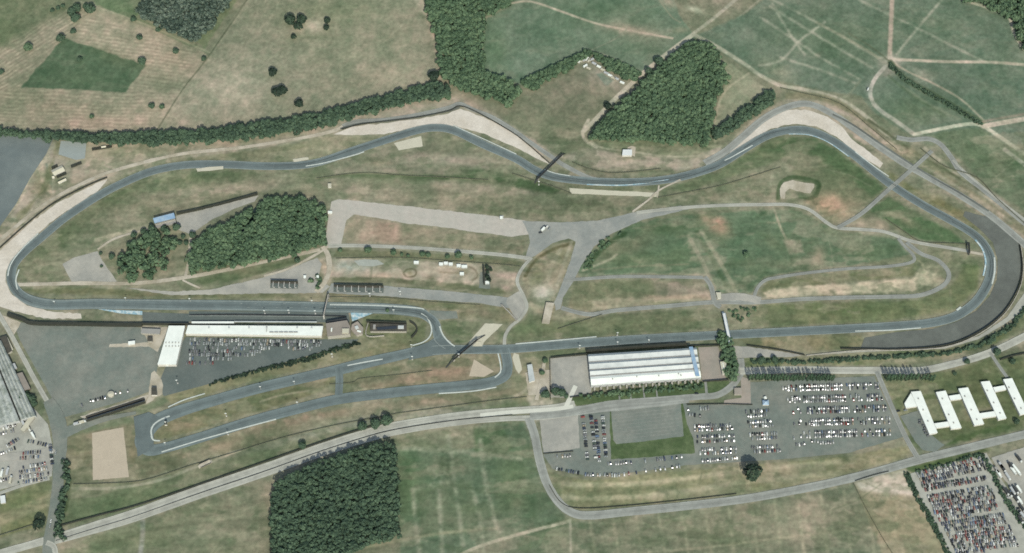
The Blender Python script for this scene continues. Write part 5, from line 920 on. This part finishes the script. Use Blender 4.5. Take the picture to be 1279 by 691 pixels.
MS = [(331,392,'left of the white roof break on the pit wall'), (361,391,'on the pit wall short of the start gantry'), (394,392,'on the pit wall just left of the start gantry'), (390,379,'in the grass above the start gantry'), (462,370,'in front of the long spectator terrace'), (500,368,'right of the long spectator terrace'), (492,391,'inside the hairpin straight edge'), (514,434,'below the hairpin island'), (515,449,'under the Y shaped junction'), (415,446,'beside the short connector road'), (368,480,'above the lower loop infield near its middle'), (326,487,'above the lower loop infield left of middle'), (372,506,'on the lower leg of the loop near its middle'), (285,543,'on the lower leg of the loop left part'), (207,556,'below the lower hairpin island'), (283,520,'on the grass island of the lower loop'), (771,419,'above the straight beside the exhibition hall'), (771,431,'below the straight beside the exhibition hall'), (810,428,'between the straight and the exhibition hall roof'), (724,435,'below the straight left of the exhibition hall'), (158,376,'above the main straight at its left part'), (238,377,'above the main straight beyond the white hall'), (69,380,'at the first bend after the main straight'), (573,446,'next to the long dark bridge'), (673,231,'below the slanted spectator bridge'), (208,531,'by the black hut in the lower hairpin island'), (222,479,'on the bank between paddock and lower loop')]
for x, y, t in MS: mast(x, y, random.choice([7, 8, 9]), 'pale slim mast '+t)
# shade sails / panels at paddock lane
b, c, q = building('hut', 'small black and white hut on the island of the lower hairpin', 'hut', [(206,527),(209,527),(209,532),(206,532)], 3.5, 'wall_dark', 'white_wall', over=.05)
# round tank, marquee and blue tent
p = P(139,493.5); b = empty('round_tank', p); m = MB(); m.tube((0, 0, 0), (0, 0, 3), 3.8, 20); m.build('shell', M['concrete'], b); m = MB(); m.tube((0, 0, 3.002), (0, 0, 3.9), 3.9, 20, r2=.6); m.build('lid', M['cream'], b); tag(b, 'round cream tank at the bottom of the left car park', 'tank')
p = P(956,504); b = empty('event_tent', p); m = MB(); m.box((0, 0, 0), (7, 6, 3)); m.build('side_wall', M['white_wall'], b); m = MB(); m.box((0, 0, 3.002), (7.4, 6.4, 2.4), top=.15); m.build('canopy', M['blue_roof'], b); m = MB(); m.box((0, 6.5, 0), (4, 3.5, 3), .3, top=.7); m.build('annex', M['white_roof'], b); tag(b, 'pale blue peaked tent standing in the big car park', 'tent')
# stacked tyre wall arc in the hairpin island
def wall_line(name, label, pts, h, th, m_, cat='fence', sm=5, posts=9.0):
    q = smooth(pts, sm) if len(pts) > 2 and sm else pts; w = [P(*p) for p in q]; c = w[0].copy(); b = empty(name, c); m = MB(); L = offset_line(w, th/2); R = offset_line(w, -th/2); n = len(w)
    v = []; 
    for i in range(n): v += [(L[i].x-c.x, L[i].y-c.y, 0), (R[i].x-c.x, R[i].y-c.y, 0), (L[i].x-c.x, L[i].y-c.y, h), (R[i].x-c.x, R[i].y-c.y, h)]
    fs = [(1, 0, 2, 3), (4*n-4, 4*n-3, 4*n-1, 4*n-2)]
    for i in range(n-1): a = 4*i; fs += [(a+2, a+6, a+7, a+3), (a, a+4, a+6, a+2), (a+1, a+3, a+7, a+5)]
    m.add(v, fs); m.build('panel', M[m_], b)
    if posts:
        s = 0; k = 0; m = MB()
        for i in range(n-1):
            d = (w[i+1]-w[i]); ll = d.length
            while s < ll: t = w[i]+d*(s/ll)-c; m.box((t.x, t.y, 0), (.3, .3, h+.5), math.atan2(d.y, d.x)); s += posts
            s -= ll
        if m.v: m.build('post_line', M['steel'], b)
    return tag(b, label, cat)
for nm, lb, pts, h, th, m_ in [
 ('retaining_wall', 'thick dark retaining wall under the first bend above the left car park', [(10,394),(28,400),(42,405),(90,406),(150,407),(178,407)], 4.5, 3.2, 'wall_dark'),
 ('retaining_wall', 'dark wall along the pit entry above the white hall', [(178,405.5),(236,406)], 4, 1.5, 'wall_dark'),
 ('pit_wall', 'thin dark pit wall between the straight and the pit lane', [(237,394),(300,393.5),(405,395),(432,395.5)], 1.6, .7, 'steel'),
 ('forecourt_fence', 'dark fence on the top edge of the grey forecourt', [(688,447.5),(733,443)], 3, .5, 'wall_dark'),
 ('hall_screen', 'tall dark screen along the top of the exhibition hall', [(732,440),(790,435.5),(858,431.5)], 5.5, 2.0, 'wall_dark'),
 ('forecourt_fence', 'dark fence along the pink paved forecourt top', [(860,433),(898,432)], 3, .5, 'wall_dark'),
 ('forecourt_fence', 'dark fence at the lower edge of the pink forecourt', [(878,477.5),(910,475)], 3, .5, 'wall_dark'),
 ('forecourt_fence', 'low dark fence below the grey forecourt', [(712,497),(745,493),(770,491)], 2.4, .5, 'wall_dark'),
 ('forecourt_fence', 'dark fence on the left of the grey forecourt', [(687,448),(687.5,500)], 2.6, .5, 'wall_dark'),
 ('wire_fence', 'thin dark fence from the footbridge towards the asphalt run off', [(933,432),(970,437),(1005,444)], 2.4, .5, 'wall_dark'),
 ('concrete_barrier', 'pale concrete barrier round the outside of the big asphalt run off', [(1007,444.5),(1075,438),(1120,438),(1180,434),(1222,418),(1254,393),(1273,362),(1278,335),(1275,308)], 1.4, .8, 'concrete'),
 ('debris_fence', 'dark debris fence just inside the pale run off barrier', [(1050,436),(1075,436.5),(1120,437),(1180,432),(1220,416.5),(1252,392),(1271,361),(1276,335),(1273,306)], 3, .4, 'wall_dark'),
 ('infield_fence', 'long dark fence curving across the northern infield', [(396,223),(430,218),(460,216),(500,219),(560,222),(610,225)], 1.12, 0.35, 'fence_timber'),
 ('infield_fence', 'dark fence below the slanted bridge joining the pale gravel strip', [(640,217),(668,226),(690,233),(714,242)], 1.36, 0.35, 'fence_timber'),
 ('infield_fence', 'thin fence climbing right from the small crossing to the helipad', [(822,247),(860,240),(900,232),(940,220),(975,209)], 1.12, 0.35, 'fence_timber'),
 ('infield_fence', 'dark fence above the dead end road near the last bend', [(1107,274),(1130,290),(1150,302),(1180,304),(1208,305)], 1.36, 0.35, 'fence_timber'),
 ('loop_fence', 'long dark fence below the lower loop and its beige gravel square', [(92,605),(130,604),(180,600),(240,581),(300,563),(360,545),(420,531),(500,516)], 1.12, 0.35, 'fence_timber'),
 ('loop_fence', 'dark fence between the lower loop and the main road near the centre', [(500,516),(560,508),(620,500),(658,496)], 1.12, 0.35, 'fence_timber'),
 ('approach_fence', 'thin dark fence along the pale left gravel trap', [(-10,319),(0,310),(36,278),(69,253),(110,232),(134,222)], 1.8, .9, 'wall_dark'),
 ('debris_fence', 'dark fence round the outside of the large top gravel trap', [(427,162),(450,156),(480,152),(520,147),(560,139),(575,133),(600,143),(640,166),(662,183),(686,204)], 1.8, .5, 'wall_dark'),
 ('berm_shadow_strip', 'dark strip standing in for the berm shadow beside the right outer road', [(1150,186),(1180,208),(1220,222),(1245,248),(1285,284)], 1.49, 0.49, 'fence_timber'),  # this strip and the next draw the berm's shadow line as dark uprights
 ('berm_shadow_strip', 'dark strip standing in for the berm shadow above the top right gravel trap', [(975,110),(1000,116),(1048,129),(1085,158),(1120,187)], 1.24, 0.42, 'fence_timber'),
 ('trackside_fence', 'dark fence curving above the dip right of the slanted bridge', [(715,203),(735,211),(760,216),(790,215),(825,211)], 1.36, 0.42, 'fence_timber'),
 ('loop_fence', 'thin dark fence across the island of the lower loop', [(412,480),(440,478),(450,473),(490,469),(540,463)], 0.93, 0.28, 'fence_timber'),
 ('infield_fence', 'short dark fence above the straight left of the exhibition hall', [(697,411),(725,402),(752,393)], 1.24, 0.42, 'fence_timber'),
 ('yard_fence', 'pale walled fence at the end of the curving infield road', [(626,381),(636,391),(646,402)], 2.6, .9, 'concrete'),
 ('hairpin_wall', 'dark curved tyre wall inside the pit hairpin', [(512,402),(518,406),(521,412),(518,418),(514,422)], 2.4, 1.6, 'wall_dark'),
 ('hairpin_wall', 'dark straight screen above the medical centre', [(458,403),(508,405)], 4, 1.4, 'wall_dark'),
 ('hairpin_wall', 'pale low wall left of the medical centre', [(460,404),(458,420),(480,420)], 2, .8, 'concrete'),
 ('yard_fence', 'long dark screen along the top of the curved grey yard', [(221,268),(250,262),(290,252),(322,243)], 4, 1.2, 'wall_dark'),
 ('field_fence', 'thin dark fence between the pale dirt field and the tan field', [(1066,604),(1080,632),(1100,668),(1120,700)], 0.99, 0.42, 'fence_timber'),
 ('field_fence', 'dark fence below the access road at the bottom left corner', [(-10,672),(25,661),(52,652)], 1.36, 0.56, 'fence_timber'),
 ('lot_fence', 'low dark wall along the upper edge of the big car park', [(858,506),(900,505),(940,506)], 1.8, .5, 'wall_dark'),
 ('lot_fence', 'short dark wall inside the left end of the big car park', [(679,567),(716,564)], 1.6, .5, 'wall_dark'),
 ('lot_fence', 'dark kerb wall curving round the dry grass below the big car park', [(686,606),(700,627),(722,635),(780,632),(850,625),(920,617)], 1.2, .5, 'wall_dark'),
 ('lot_fence', 'dark edge wall under the road left of the car compound', [(1068,601),(1090,594),(1110,589)], 1.4, .7, 'wall_dark'),
 ('boundary_hoarding', 'dark hoarding along the yard at the far right edge', [(1249,450),(1265,445),(1290,440)], 2.6, .8, 'wall_dark'),
 ('road_barrier', 'thin dark central barrier between the two main road carriageways', [(70,675.5),(120,659.8),(170,644.5),(250,616),(330,589),(400,564),(450,548),(492,536.8),(560,526),(640,518)], 1.0, .5, 'steel'),
 ('verge_fence', 'dark fence along the upper verge of the main road at lower left', [(76,657),(120,645),(180,629),(300,588),(400,553),(450,537),(492,526)], 2.2, .9, 'wall_dark'),
 ('bank_wall', 'thin dark wall on the upper edge of the dirt yard inside the circuit', [(420,323),(500,322),(560,326),(620,330),(650,333)], 0.99, 0.42, 'fence_timber'),
 ('bank_wall', 'thin brown wall between terraces and the grass along the main straight', [(408,371),(480,372),(540,377),(600,381)], 0.87, 0.42, 'fence_timber'),
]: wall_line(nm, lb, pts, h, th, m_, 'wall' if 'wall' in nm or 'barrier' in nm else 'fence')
# ---------------------------------------------------------------- vehicles
PAINT = {'white': (212,219,215), 'silver': (154,163,162), 'grey': (118,122,124), 'black': (38,42,44), 'dark blue': (60,70,90), 'red': (134,72,66), 'blue': (100,122,148), 'green': (66,88,76), 'beige': (170,160,136)}
PM = {k: mat('car_paint_'+k.replace(' ', '_'), v, 0.02, 0.1, 1.0, 0.02, rough=0.5, spec=0.25) for k, v in PAINT.items()}
def car_geo(kind):
    m = MB()
    prof = {'hatchback': [(-1.95, .35), (-1.95, .85), (-1.75, .95), (1.0, .95), (1.95, .75), (2.0, .35)], 'saloon': [(-2.2, .35), (-2.2, .85), (-2.1, .95), (1.2, .93), (2.15, .75), (2.2, .35)], 'van': [(-2.4, .35), (-2.4, 1.0), (-2.35, 1.1), (1.5, 1.1), (2.3, .95), (2.4, .35)]}[kind]
    n = len(prof); hw = .86
    v = [(x, -hw, z) for x, z in prof]+[(x, hw, z) for x, z in prof]
    m.add(v, [tuple(range(n)), tuple(range(2*n-1, n-1, -1))]+[(i, n+i, n+(i+1) % n, (i+1) % n) for i in range(n)], 0)
    x0, x1, x2, x3, zr, zb = {'hatchback': (-1.85, -1.45, .35, 1.05, 1.45, .95), 'saloon': (-1.5, -.9, .4, 1.1, 1.42, .94), 'van': (-2.35, -2.25, .9, 1.5, 2.0, 1.1)}[kind]
    a, t = .82, .66
    v = [(x0, -a, zb), (x0, a, zb), (x3, -a, zb), (x3, a, zb), (x1, -t, zr), (x1, t, zr), (x2, -t, zr), (x2, t, zr)]
    m.add(v, [(0, 4, 5, 1), (2, 3, 7, 6), (0, 2, 6, 4), (1, 5, 7, 3)], 1 if kind != 'van' else 0); m.add(v, [(4, 6, 7, 5)], 0)
    for sx in (-1.3, 1.3):
        for sy in (-.8, .62): m.tube((sx, sy, .32), (sx, sy+.2, .32), .32, 8, 2)
    return m
GEO = {k: car_geo(k) for k in ('hatchback', 'saloon', 'van')}
CARM = {}
def car_mesh(kind, colr):
    if (kind, colr) not in CARM: CARM[(kind, colr)] = GEO[kind].mesh(kind+'_car', [PM[colr], M['glass_dark'], M['rubber']])
    return CARM[(kind, colr)]
CARS = []   # (x, y world, rz, kind, colour, place)
MIXED = ['white']*4+['silver']*7+['grey']*3+['black']*4+['dark blue']*3+['red']*2+['blue']*2+['green']+['beige']
BRIGHT = ['white']*3+['silver']*10+['grey']*7+['black']*4+['dark blue']*2+['red']+['blue']+['beige']
DARKS = ['black']*8+['grey']*4+['dark blue']*5+['red']*4+['silver']*5+['white']*3+['blue']*2+['green']*2+['beige']
def row(x0, y0, x1, y1, place, fill_=.85, cols=MIXED, step=2.75, ang=None, jit=.25, z=.0):
    a, e = P(x0, y0), P(x1, y1); d = e-a; L = d.length; n = int(L/step); base = math.atan2(d.y, d.x)
    for i in range(n):
        if random.random() > fill_: continue
        t = a+d*((i+.5)/n); rz = (base+math.pi/2 if ang is None else base+ang)+random.gauss(0, .04)+(math.pi if random.random() < .3 else 0)
        CARS.append((t.x+random.uniform(-jit, jit), t.y+random.uniform(-jit, jit)*1.6, rz, random.choices(['hatchback', 'saloon', 'van'], [5, 5, 1])[0], random.choice(cols), place))
big = 'in the big car park'
for k, (ya, yb) in enumerate([(483,487.6),(497,502),(511,515.6),(525.8,530.8),(540.5,545.6)]):
    xs = k*4.7
    for y in (ya, yb):
        row(998+xs, y, 1052+xs, y-1.5, 'in the right part of the big car park', .96, BRIGHT, 2.6)
        row(1056+xs, y-1.6, 1073+xs, y-2.1, 'in the right part of the big car park', .75, BRIGHT)
        row(1074+xs, y-2.1, 1098+xs-(4 if k > 3 else 0), y-2.8, 'in the right part of the big car park', .75, BRIGHT)
        row(980+xs, y+.6, 996+xs*.9, y, 'in the right part of the big car park', .5, BRIGHT)
row(976, 486, 996, 485, 'in the right part of the big car park', .6, BRIGHT); row(982, 500, 1000, 499, 'in the right part of the big car park', .6, BRIGHT); row(990, 530, 1016, 529, 'in the right part of the big car park', .7, BRIGHT); row(1012, 552, 1023, 551.5, 'in the right part of the big car park', .8, BRIGHT); row(232, 439, 330, 439.5, 'in the race paddock behind the pit garages', .55, BRIGHT, 3); row(1023, 554, 1042, 553, 'in the right part of the big car park', .95, BRIGHT)
for k, (ya, yb) in enumerate([(515,520.6),(528,533.4),(543.4,548.8),(559.5,564.8)]):
    for y in (ya, yb): row(930+k*2.6+(3 if y == yb else 0), y, 962+k*4.6, y-1.6, 'in the middle block of the big car park', .9, BRIGHT)
row(990, 548, 1003, 546, 'in the middle block of the big car park', .7, BRIGHT); row(993, 556, 1006, 555, 'in the middle block of the big car park', .5, BRIGHT)
for k, (ya, yb) in enumerate([(532.8,537.2),(545.8,551.8),(561.8,566.6)]):
    for y in (ya, yb): row(866+k*3.5, y+.5, 916+k*2.2, y-1.2, 'in the left centre block of the big car park', .84, BRIGHT)
row(876, 576.5, 922, 572.6, 'in the left centre block of the big car park', .95, BRIGHT); row(858, 513, 892, 510, 'near the top of the big car park', .4, BRIGHT); row(860, 518, 876, 520, 'near the top of the big car park', .7, BRIGHT)
for x0, y0, x1, y1 in ((728,520,734,576), (738,519,744.5,573), (744,519,748.5,578), (752.5,517,757,572)): row(x0, y0, x1, y1, 'in the upright columns left of the grass bank', .85, MIXED, 2.75)
row(694, 586, 727, 592, 'in the curved row under the big car park', .9, DARKS); row(730, 593.5, 775, 594, 'in the curved row under the big car park', .9, MIXED); row(778, 593, 850, 583, 'in the curved row under the big car park', .45, MIXED)
row(758, 580, 790, 578, 'along the foot of the grass bank', .75, BRIGHT); row(792, 578, 862, 570, 'along the foot of the grass bank', .3, BRIGHT); row(694, 571, 714, 569.5, 'by the short wall left in the big car park', .8, BRIGHT)
pad = 'in the race paddock behind the pit garages'
row(237, 424.5, 402, 427.5, pad, .95, BRIGHT, 2.7, jit=.6); row(236, 429.5, 400, 431.5, pad, .85, BRIGHT, 2.8, jit=.7); row(240, 434.5, 392, 435.5, pad, .5, BRIGHT, 2.9, jit=.8); row(236, 443, 320, 443.5, pad, .85, BRIGHT, 2.8, jit=.4); row(236, 448.5, 300, 448.5, pad, .45, BRIGHT, 3); row(232, 454, 268, 454, pad, .5, BRIGHT, 3); row(400, 434, 408, 428, pad, .5, BRIGHT)
lc = 'along the bottom of the left car park'
row(98, 508.5, 104, 506.5, lc, .9, BRIGHT); row(112, 502, 133, 496.5, lc, .85, DARKS); row(143, 492.5, 164, 488, lc, .8, DARKS); row(134, 445, 150, 444, lc, 0)
ly = 'in the yard at the lower left edge'
for (a, bb, c_, d_) in [(2,562,24,548),(0,568,20,560),(34,551,62,557),(25,567,52,565),(24,573,50,571),(28,585,58,579),(20,591,60,585),(24,597,62,592),(0,601,16,597),(22,604,60,598)]: row(a, bb, c_, d_, ly, .82, MIXED)
row(63, 556, 66, 584, ly, .9, DARKS)
row(0, 536, 24, 530, ly, .7, BRIGHT); row(0, 543, 22, 537, ly, .7, BRIGHT)
# car compound: rows packed between aisles
AU = [(1144,592,1225,571),(1146,596,1228,576.5),(1148,600,1229,580.5),(1150,604,1231,585),(1151,608,1232,596.5),(1154,612.5,1230,599),(1158,621,1235,609),(1159.5,625,1240,613),(1162,629,1241,617),(1164,633,1243,621),(1165,637,1243,626),(1166,641,1246,631),(1169,645,1248,635),(1172,650,1214,643),(1175,655,1254,643),(1177,659,1256,648),(1179,663,1257,652.5),(1182,668,1262,659),(1184,672,1264,663),(1186,676,1265,667),(1188,680,1268,672),(1190,684,1270,676),(1192,688,1272,681),(1194,692,1230,688)]
for i, (a, bb, c_, d_) in enumerate(AU):
    if i in (6, 13, 19): pass
    row(a, bb, c_, d_, f'in the {ORD[i]} row from the top of the car compound at lower right', .90, DARKS, 2.6, jit=.35)
for i, (a, bb, c_, d_) in enumerate([(1257,612,1262,628),(1262,608,1268,626),(1268,610,1276,632),(1264,632,1276,655),(1270,634,1279,652)]): row(a, bb, c_, d_, 'in the lorry yard at the right edge', .6, MIXED, 3.2)
info = []
for c_ in CARS:
    px, py = PW(np.array(c_[0]), np.array(c_[1])); info.append((float(py), float(px), c_))
vis = [t for t in info if -2 < t[1] < 1281 and t[0] < 693]; vis.sort(key=lambda t: -t[0])
NI = 300
for py, px, (x, y, rz, kind, colr, place) in vis[:NI]:
    o = D.objects.new('parked_car', car_mesh(kind, colr)); COL.objects.link(o); o.location = (x, y, ZN[0]*0+0.55); o.rotation_euler.z = rz
    o.location.z = 0.5
    part = ''
    if 'compound' in place: k = min(4, max(0, int((px-1145-(py-590)*.42)/17))); part = ['left end', 'left part', 'middle', 'right part', 'right end'][k]; place = part+' of '+place.replace('in the ', '', 1); place = place.replace(' row from the top of the car compound at lower right', ' row, lower right car compound')
    tag(o, f'{colr} {"van" if kind == "van" else ("short car" if kind == "hatchback" else "long car")}, {place}', 'van' if kind == 'van' else 'car', 'cars packed into the lower lots')
rest = vis[NI:]; VV = []; QQ3 = []
# every remaining car in one object: quads and n-gons copied from the same car shapes
mats_ = [PM[k] for k in PAINT]+[M['glass_dark'], M['rubber']]; ix = {k: i for i, k in enumerate(PAINT)}; big_ = MB()
for py, px, (x, y, rz, kind, colr, place) in rest:
    g = GEO[kind]; ca, sa = math.cos(rz), math.sin(rz); b0 = len(big_.v)
    big_.v += [(x+a*ca-b*sa, y+a*sa+b*ca, z+.5) for a, b, z in g.v]; big_.f += [tuple(b0+i for i in f) for f in g.f]; big_.m += [(ix[colr] if mi == 0 else len(ix)+mi-1) for mi in g.m]
o = big_.build('parked_cars', mats_); tag(o, 'hundreds of small parked cars filling the big car park, paddock and yards', 'cars', None, 'stuff')
# lorries and trailers
def lorry(x, y, rz, L, box, lb, cab='white', grp='lorries and trailers in the right hand yard'):
    b = empty('lorry', P(x, y, .5), rz); m = MB(); m.box((-.9, 0, .9), (L-2.2, 2.5, 2.7)); m.build('trailer', M[box], b)
    m = MB(); m.box((L/2-.9, 0, .5), (2.0, 2.4, 2.5), top=.88); m.build('cab', PM[cab], b)
    for sx in (-L/2+1.2, -L/2+2.6, L/2-1): m = MB(); m.tube((sx, -1.2, .5), (sx, 1.2, .5), .5, 8); m.build('wheel_axle', M['rubber'], b)
    return tag(b, lb, 'lorry', grp)
LR = [(1250,583,'silver'),(1252,586,'dark'),(1262,583,'dark'),(1265,589,'white'),(1269,588,'white'),(1245,589,'grey'),(1247,593,'white'),(1258,596,'silver'),(1256,615,'dark'),(1260,617,'dark'),(1264,614,'silver'),(1268,613,'dark'),(1272,612,'white'),(1268,624,'dark'),(1273,626,'white'),(1276,636,'dark'),(1277,645,'silver'),(1274,650,'dark'),(1272,574,'dark')]
BX = {'silver': 'sheet_grey', 'dark': 'steel', 'white': 'white_roof', 'grey': 'grey_roof'}
for i, (x, y, cc) in enumerate(LR): lorry(x, y, -1.08+random.uniform(-.05, .05), 10 if i != 4 else 15, BX[cc], f'{cc} lorry, {ORD[i]} counting down the yard at the right edge')
LL = [(4,478),(8,488),(13,500),(20,512),(27,520),(6,520),(12,530),(20,536),(33,530),(40,536)]
for i, (x, y) in enumerate([(8,533),(14,527),(20,524),(30,530),(36,535),(42,545),(10,590),(14,600),(3,592),(97,530),(103,528)]): lorry(x, y, -1.0 if i < 6 else (1.5 if i < 9 else .3), 9, ['sheet_grey', 'cream', 'white_roof'][i % 3], f'{["grey","cream","white"][i%3]} lorry, {ORD[i]} in the yards at the left edge', 'white', 'lorries in the yards at the left edge')
lorry(679, 287, .9, 8, 'white_roof', 'white recovery lorry on the grey infield junction', 'black', 'vehicles on the infield junction'); 
for i, (x, y, cc, a) in enumerate([(675,291,'black',.3),(683,284,'white',.8),(686,286,'silver',1.2),(625,272,'white',1.5),(628,272,'white',1.5),(1084,112,'white',1.2),(64,651,'white',1.5),(63,657,'silver',1.5),(870,492,'black',0),(1122,514,'black',.2),(1131,513,'silver',.2),(70,566,'silver',1.5)]):
    o = D.objects.new('parked_car', car_mesh('van' if i in (1, 5) else 'saloon', cc)); COL.objects.link(o); o.location = P(x, y, .5); o.rotation_euler.z = a
    tag(o, f'{cc} {"van" if i in (1,5) else "car"} '+['left of the white recovery lorry', 'just right of the white recovery lorry', 'furthest right beside the recovery lorry', 'on the left of two on the pale paddock', 'on the right of two on the pale paddock', 'beside the track below the star junction', 'driving up the lower access road', 'behind another on the lower access road', 'on the lane under the exhibition hall', 'in the top corner of the white blocks yard', 'beside the dark one in the white blocks yard', 'on the access road beside the left yard'][i], 'van' if i in (1, 5) else 'car')
for i in range(14):   # white minibus-like dots beside the finger blocks
    x, y = 1146+random.uniform(0, 3)+i*.9, 524+i*1.6
    if i % 2: o = D.objects.new('parked_car', car_mesh('hatchback', 'grey')); COL.objects.link(o); o.location = P(x, y, .5); o.rotation_euler.z = .2; tag(o, 'grey car parked against the leftmost white finger block', 'car', 'grey cars against the leftmost white block')
# ---------------------------------------------------------------- camera, light, world
cam = D.cameras.new('camera'); co_ = D.objects.new('camera', cam); COL.objects.link(co_)
co_.location = (CX, CY, CZ); co_.rotation_euler = (TILT, 0, 0)
cam.sensor_fit = 'HORIZONTAL'; cam.angle = math.radians(34); cam.clip_start = 10; cam.clip_end = 30000
SC.camera = co_
sun = D.lights.new('sun', 'SUN'); sun.energy = 3.6; sun.angle = math.radians(0.55); sun.color = (1.0, 0.965, 0.91)
so = D.objects.new('sun', sun); COL.objects.link(so)
sd = Vector((SUN_AZ.x*math.cos(SUN_EL), SUN_AZ.y*math.cos(SUN_EL), math.sin(SUN_EL)))
so.rotation_euler = sd.to_track_quat('Z', 'Y').to_euler(); so.location = (0, -400, 900)
wd = D.worlds.new('World'); SC.world = wd; wd.use_nodes = True; wn = wd.node_tree
sky = wn.nodes.new('ShaderNodeTexSky'); sky.sky_type = 'NISHITA'; sky.sun_disc = False
sky.sun_elevation = SUN_EL; sky.sun_rotation = math.atan2(SUN_AZ.x, SUN_AZ.y); sky.air_density = 1.3; sky.dust_density = 2.0
wn.links.new(sky.outputs[0], wn.nodes['Background'].inputs[0]); wn.nodes['Background'].inputs[1].default_value = 0.13
vs = SC.view_settings; SC.display_settings.display_device = 'sRGB'; vs.view_transform = 'Standard'; vs.look = 'None'; vs.gamma = 1; vs.exposure = EXPO; vs.use_curve_mapping = False
SC.cycles.max_bounces = 4; SC.cycles.diffuse_bounces = 2; SC.cycles.glossy_bounces = 2; SC.cycles.transparent_max_bounces = 4
SC.cycles.use_denoising = False
SC.cycles.pixel_filter_type = 'BLACKMAN_HARRIS'; SC.cycles.filter_width = 1.7
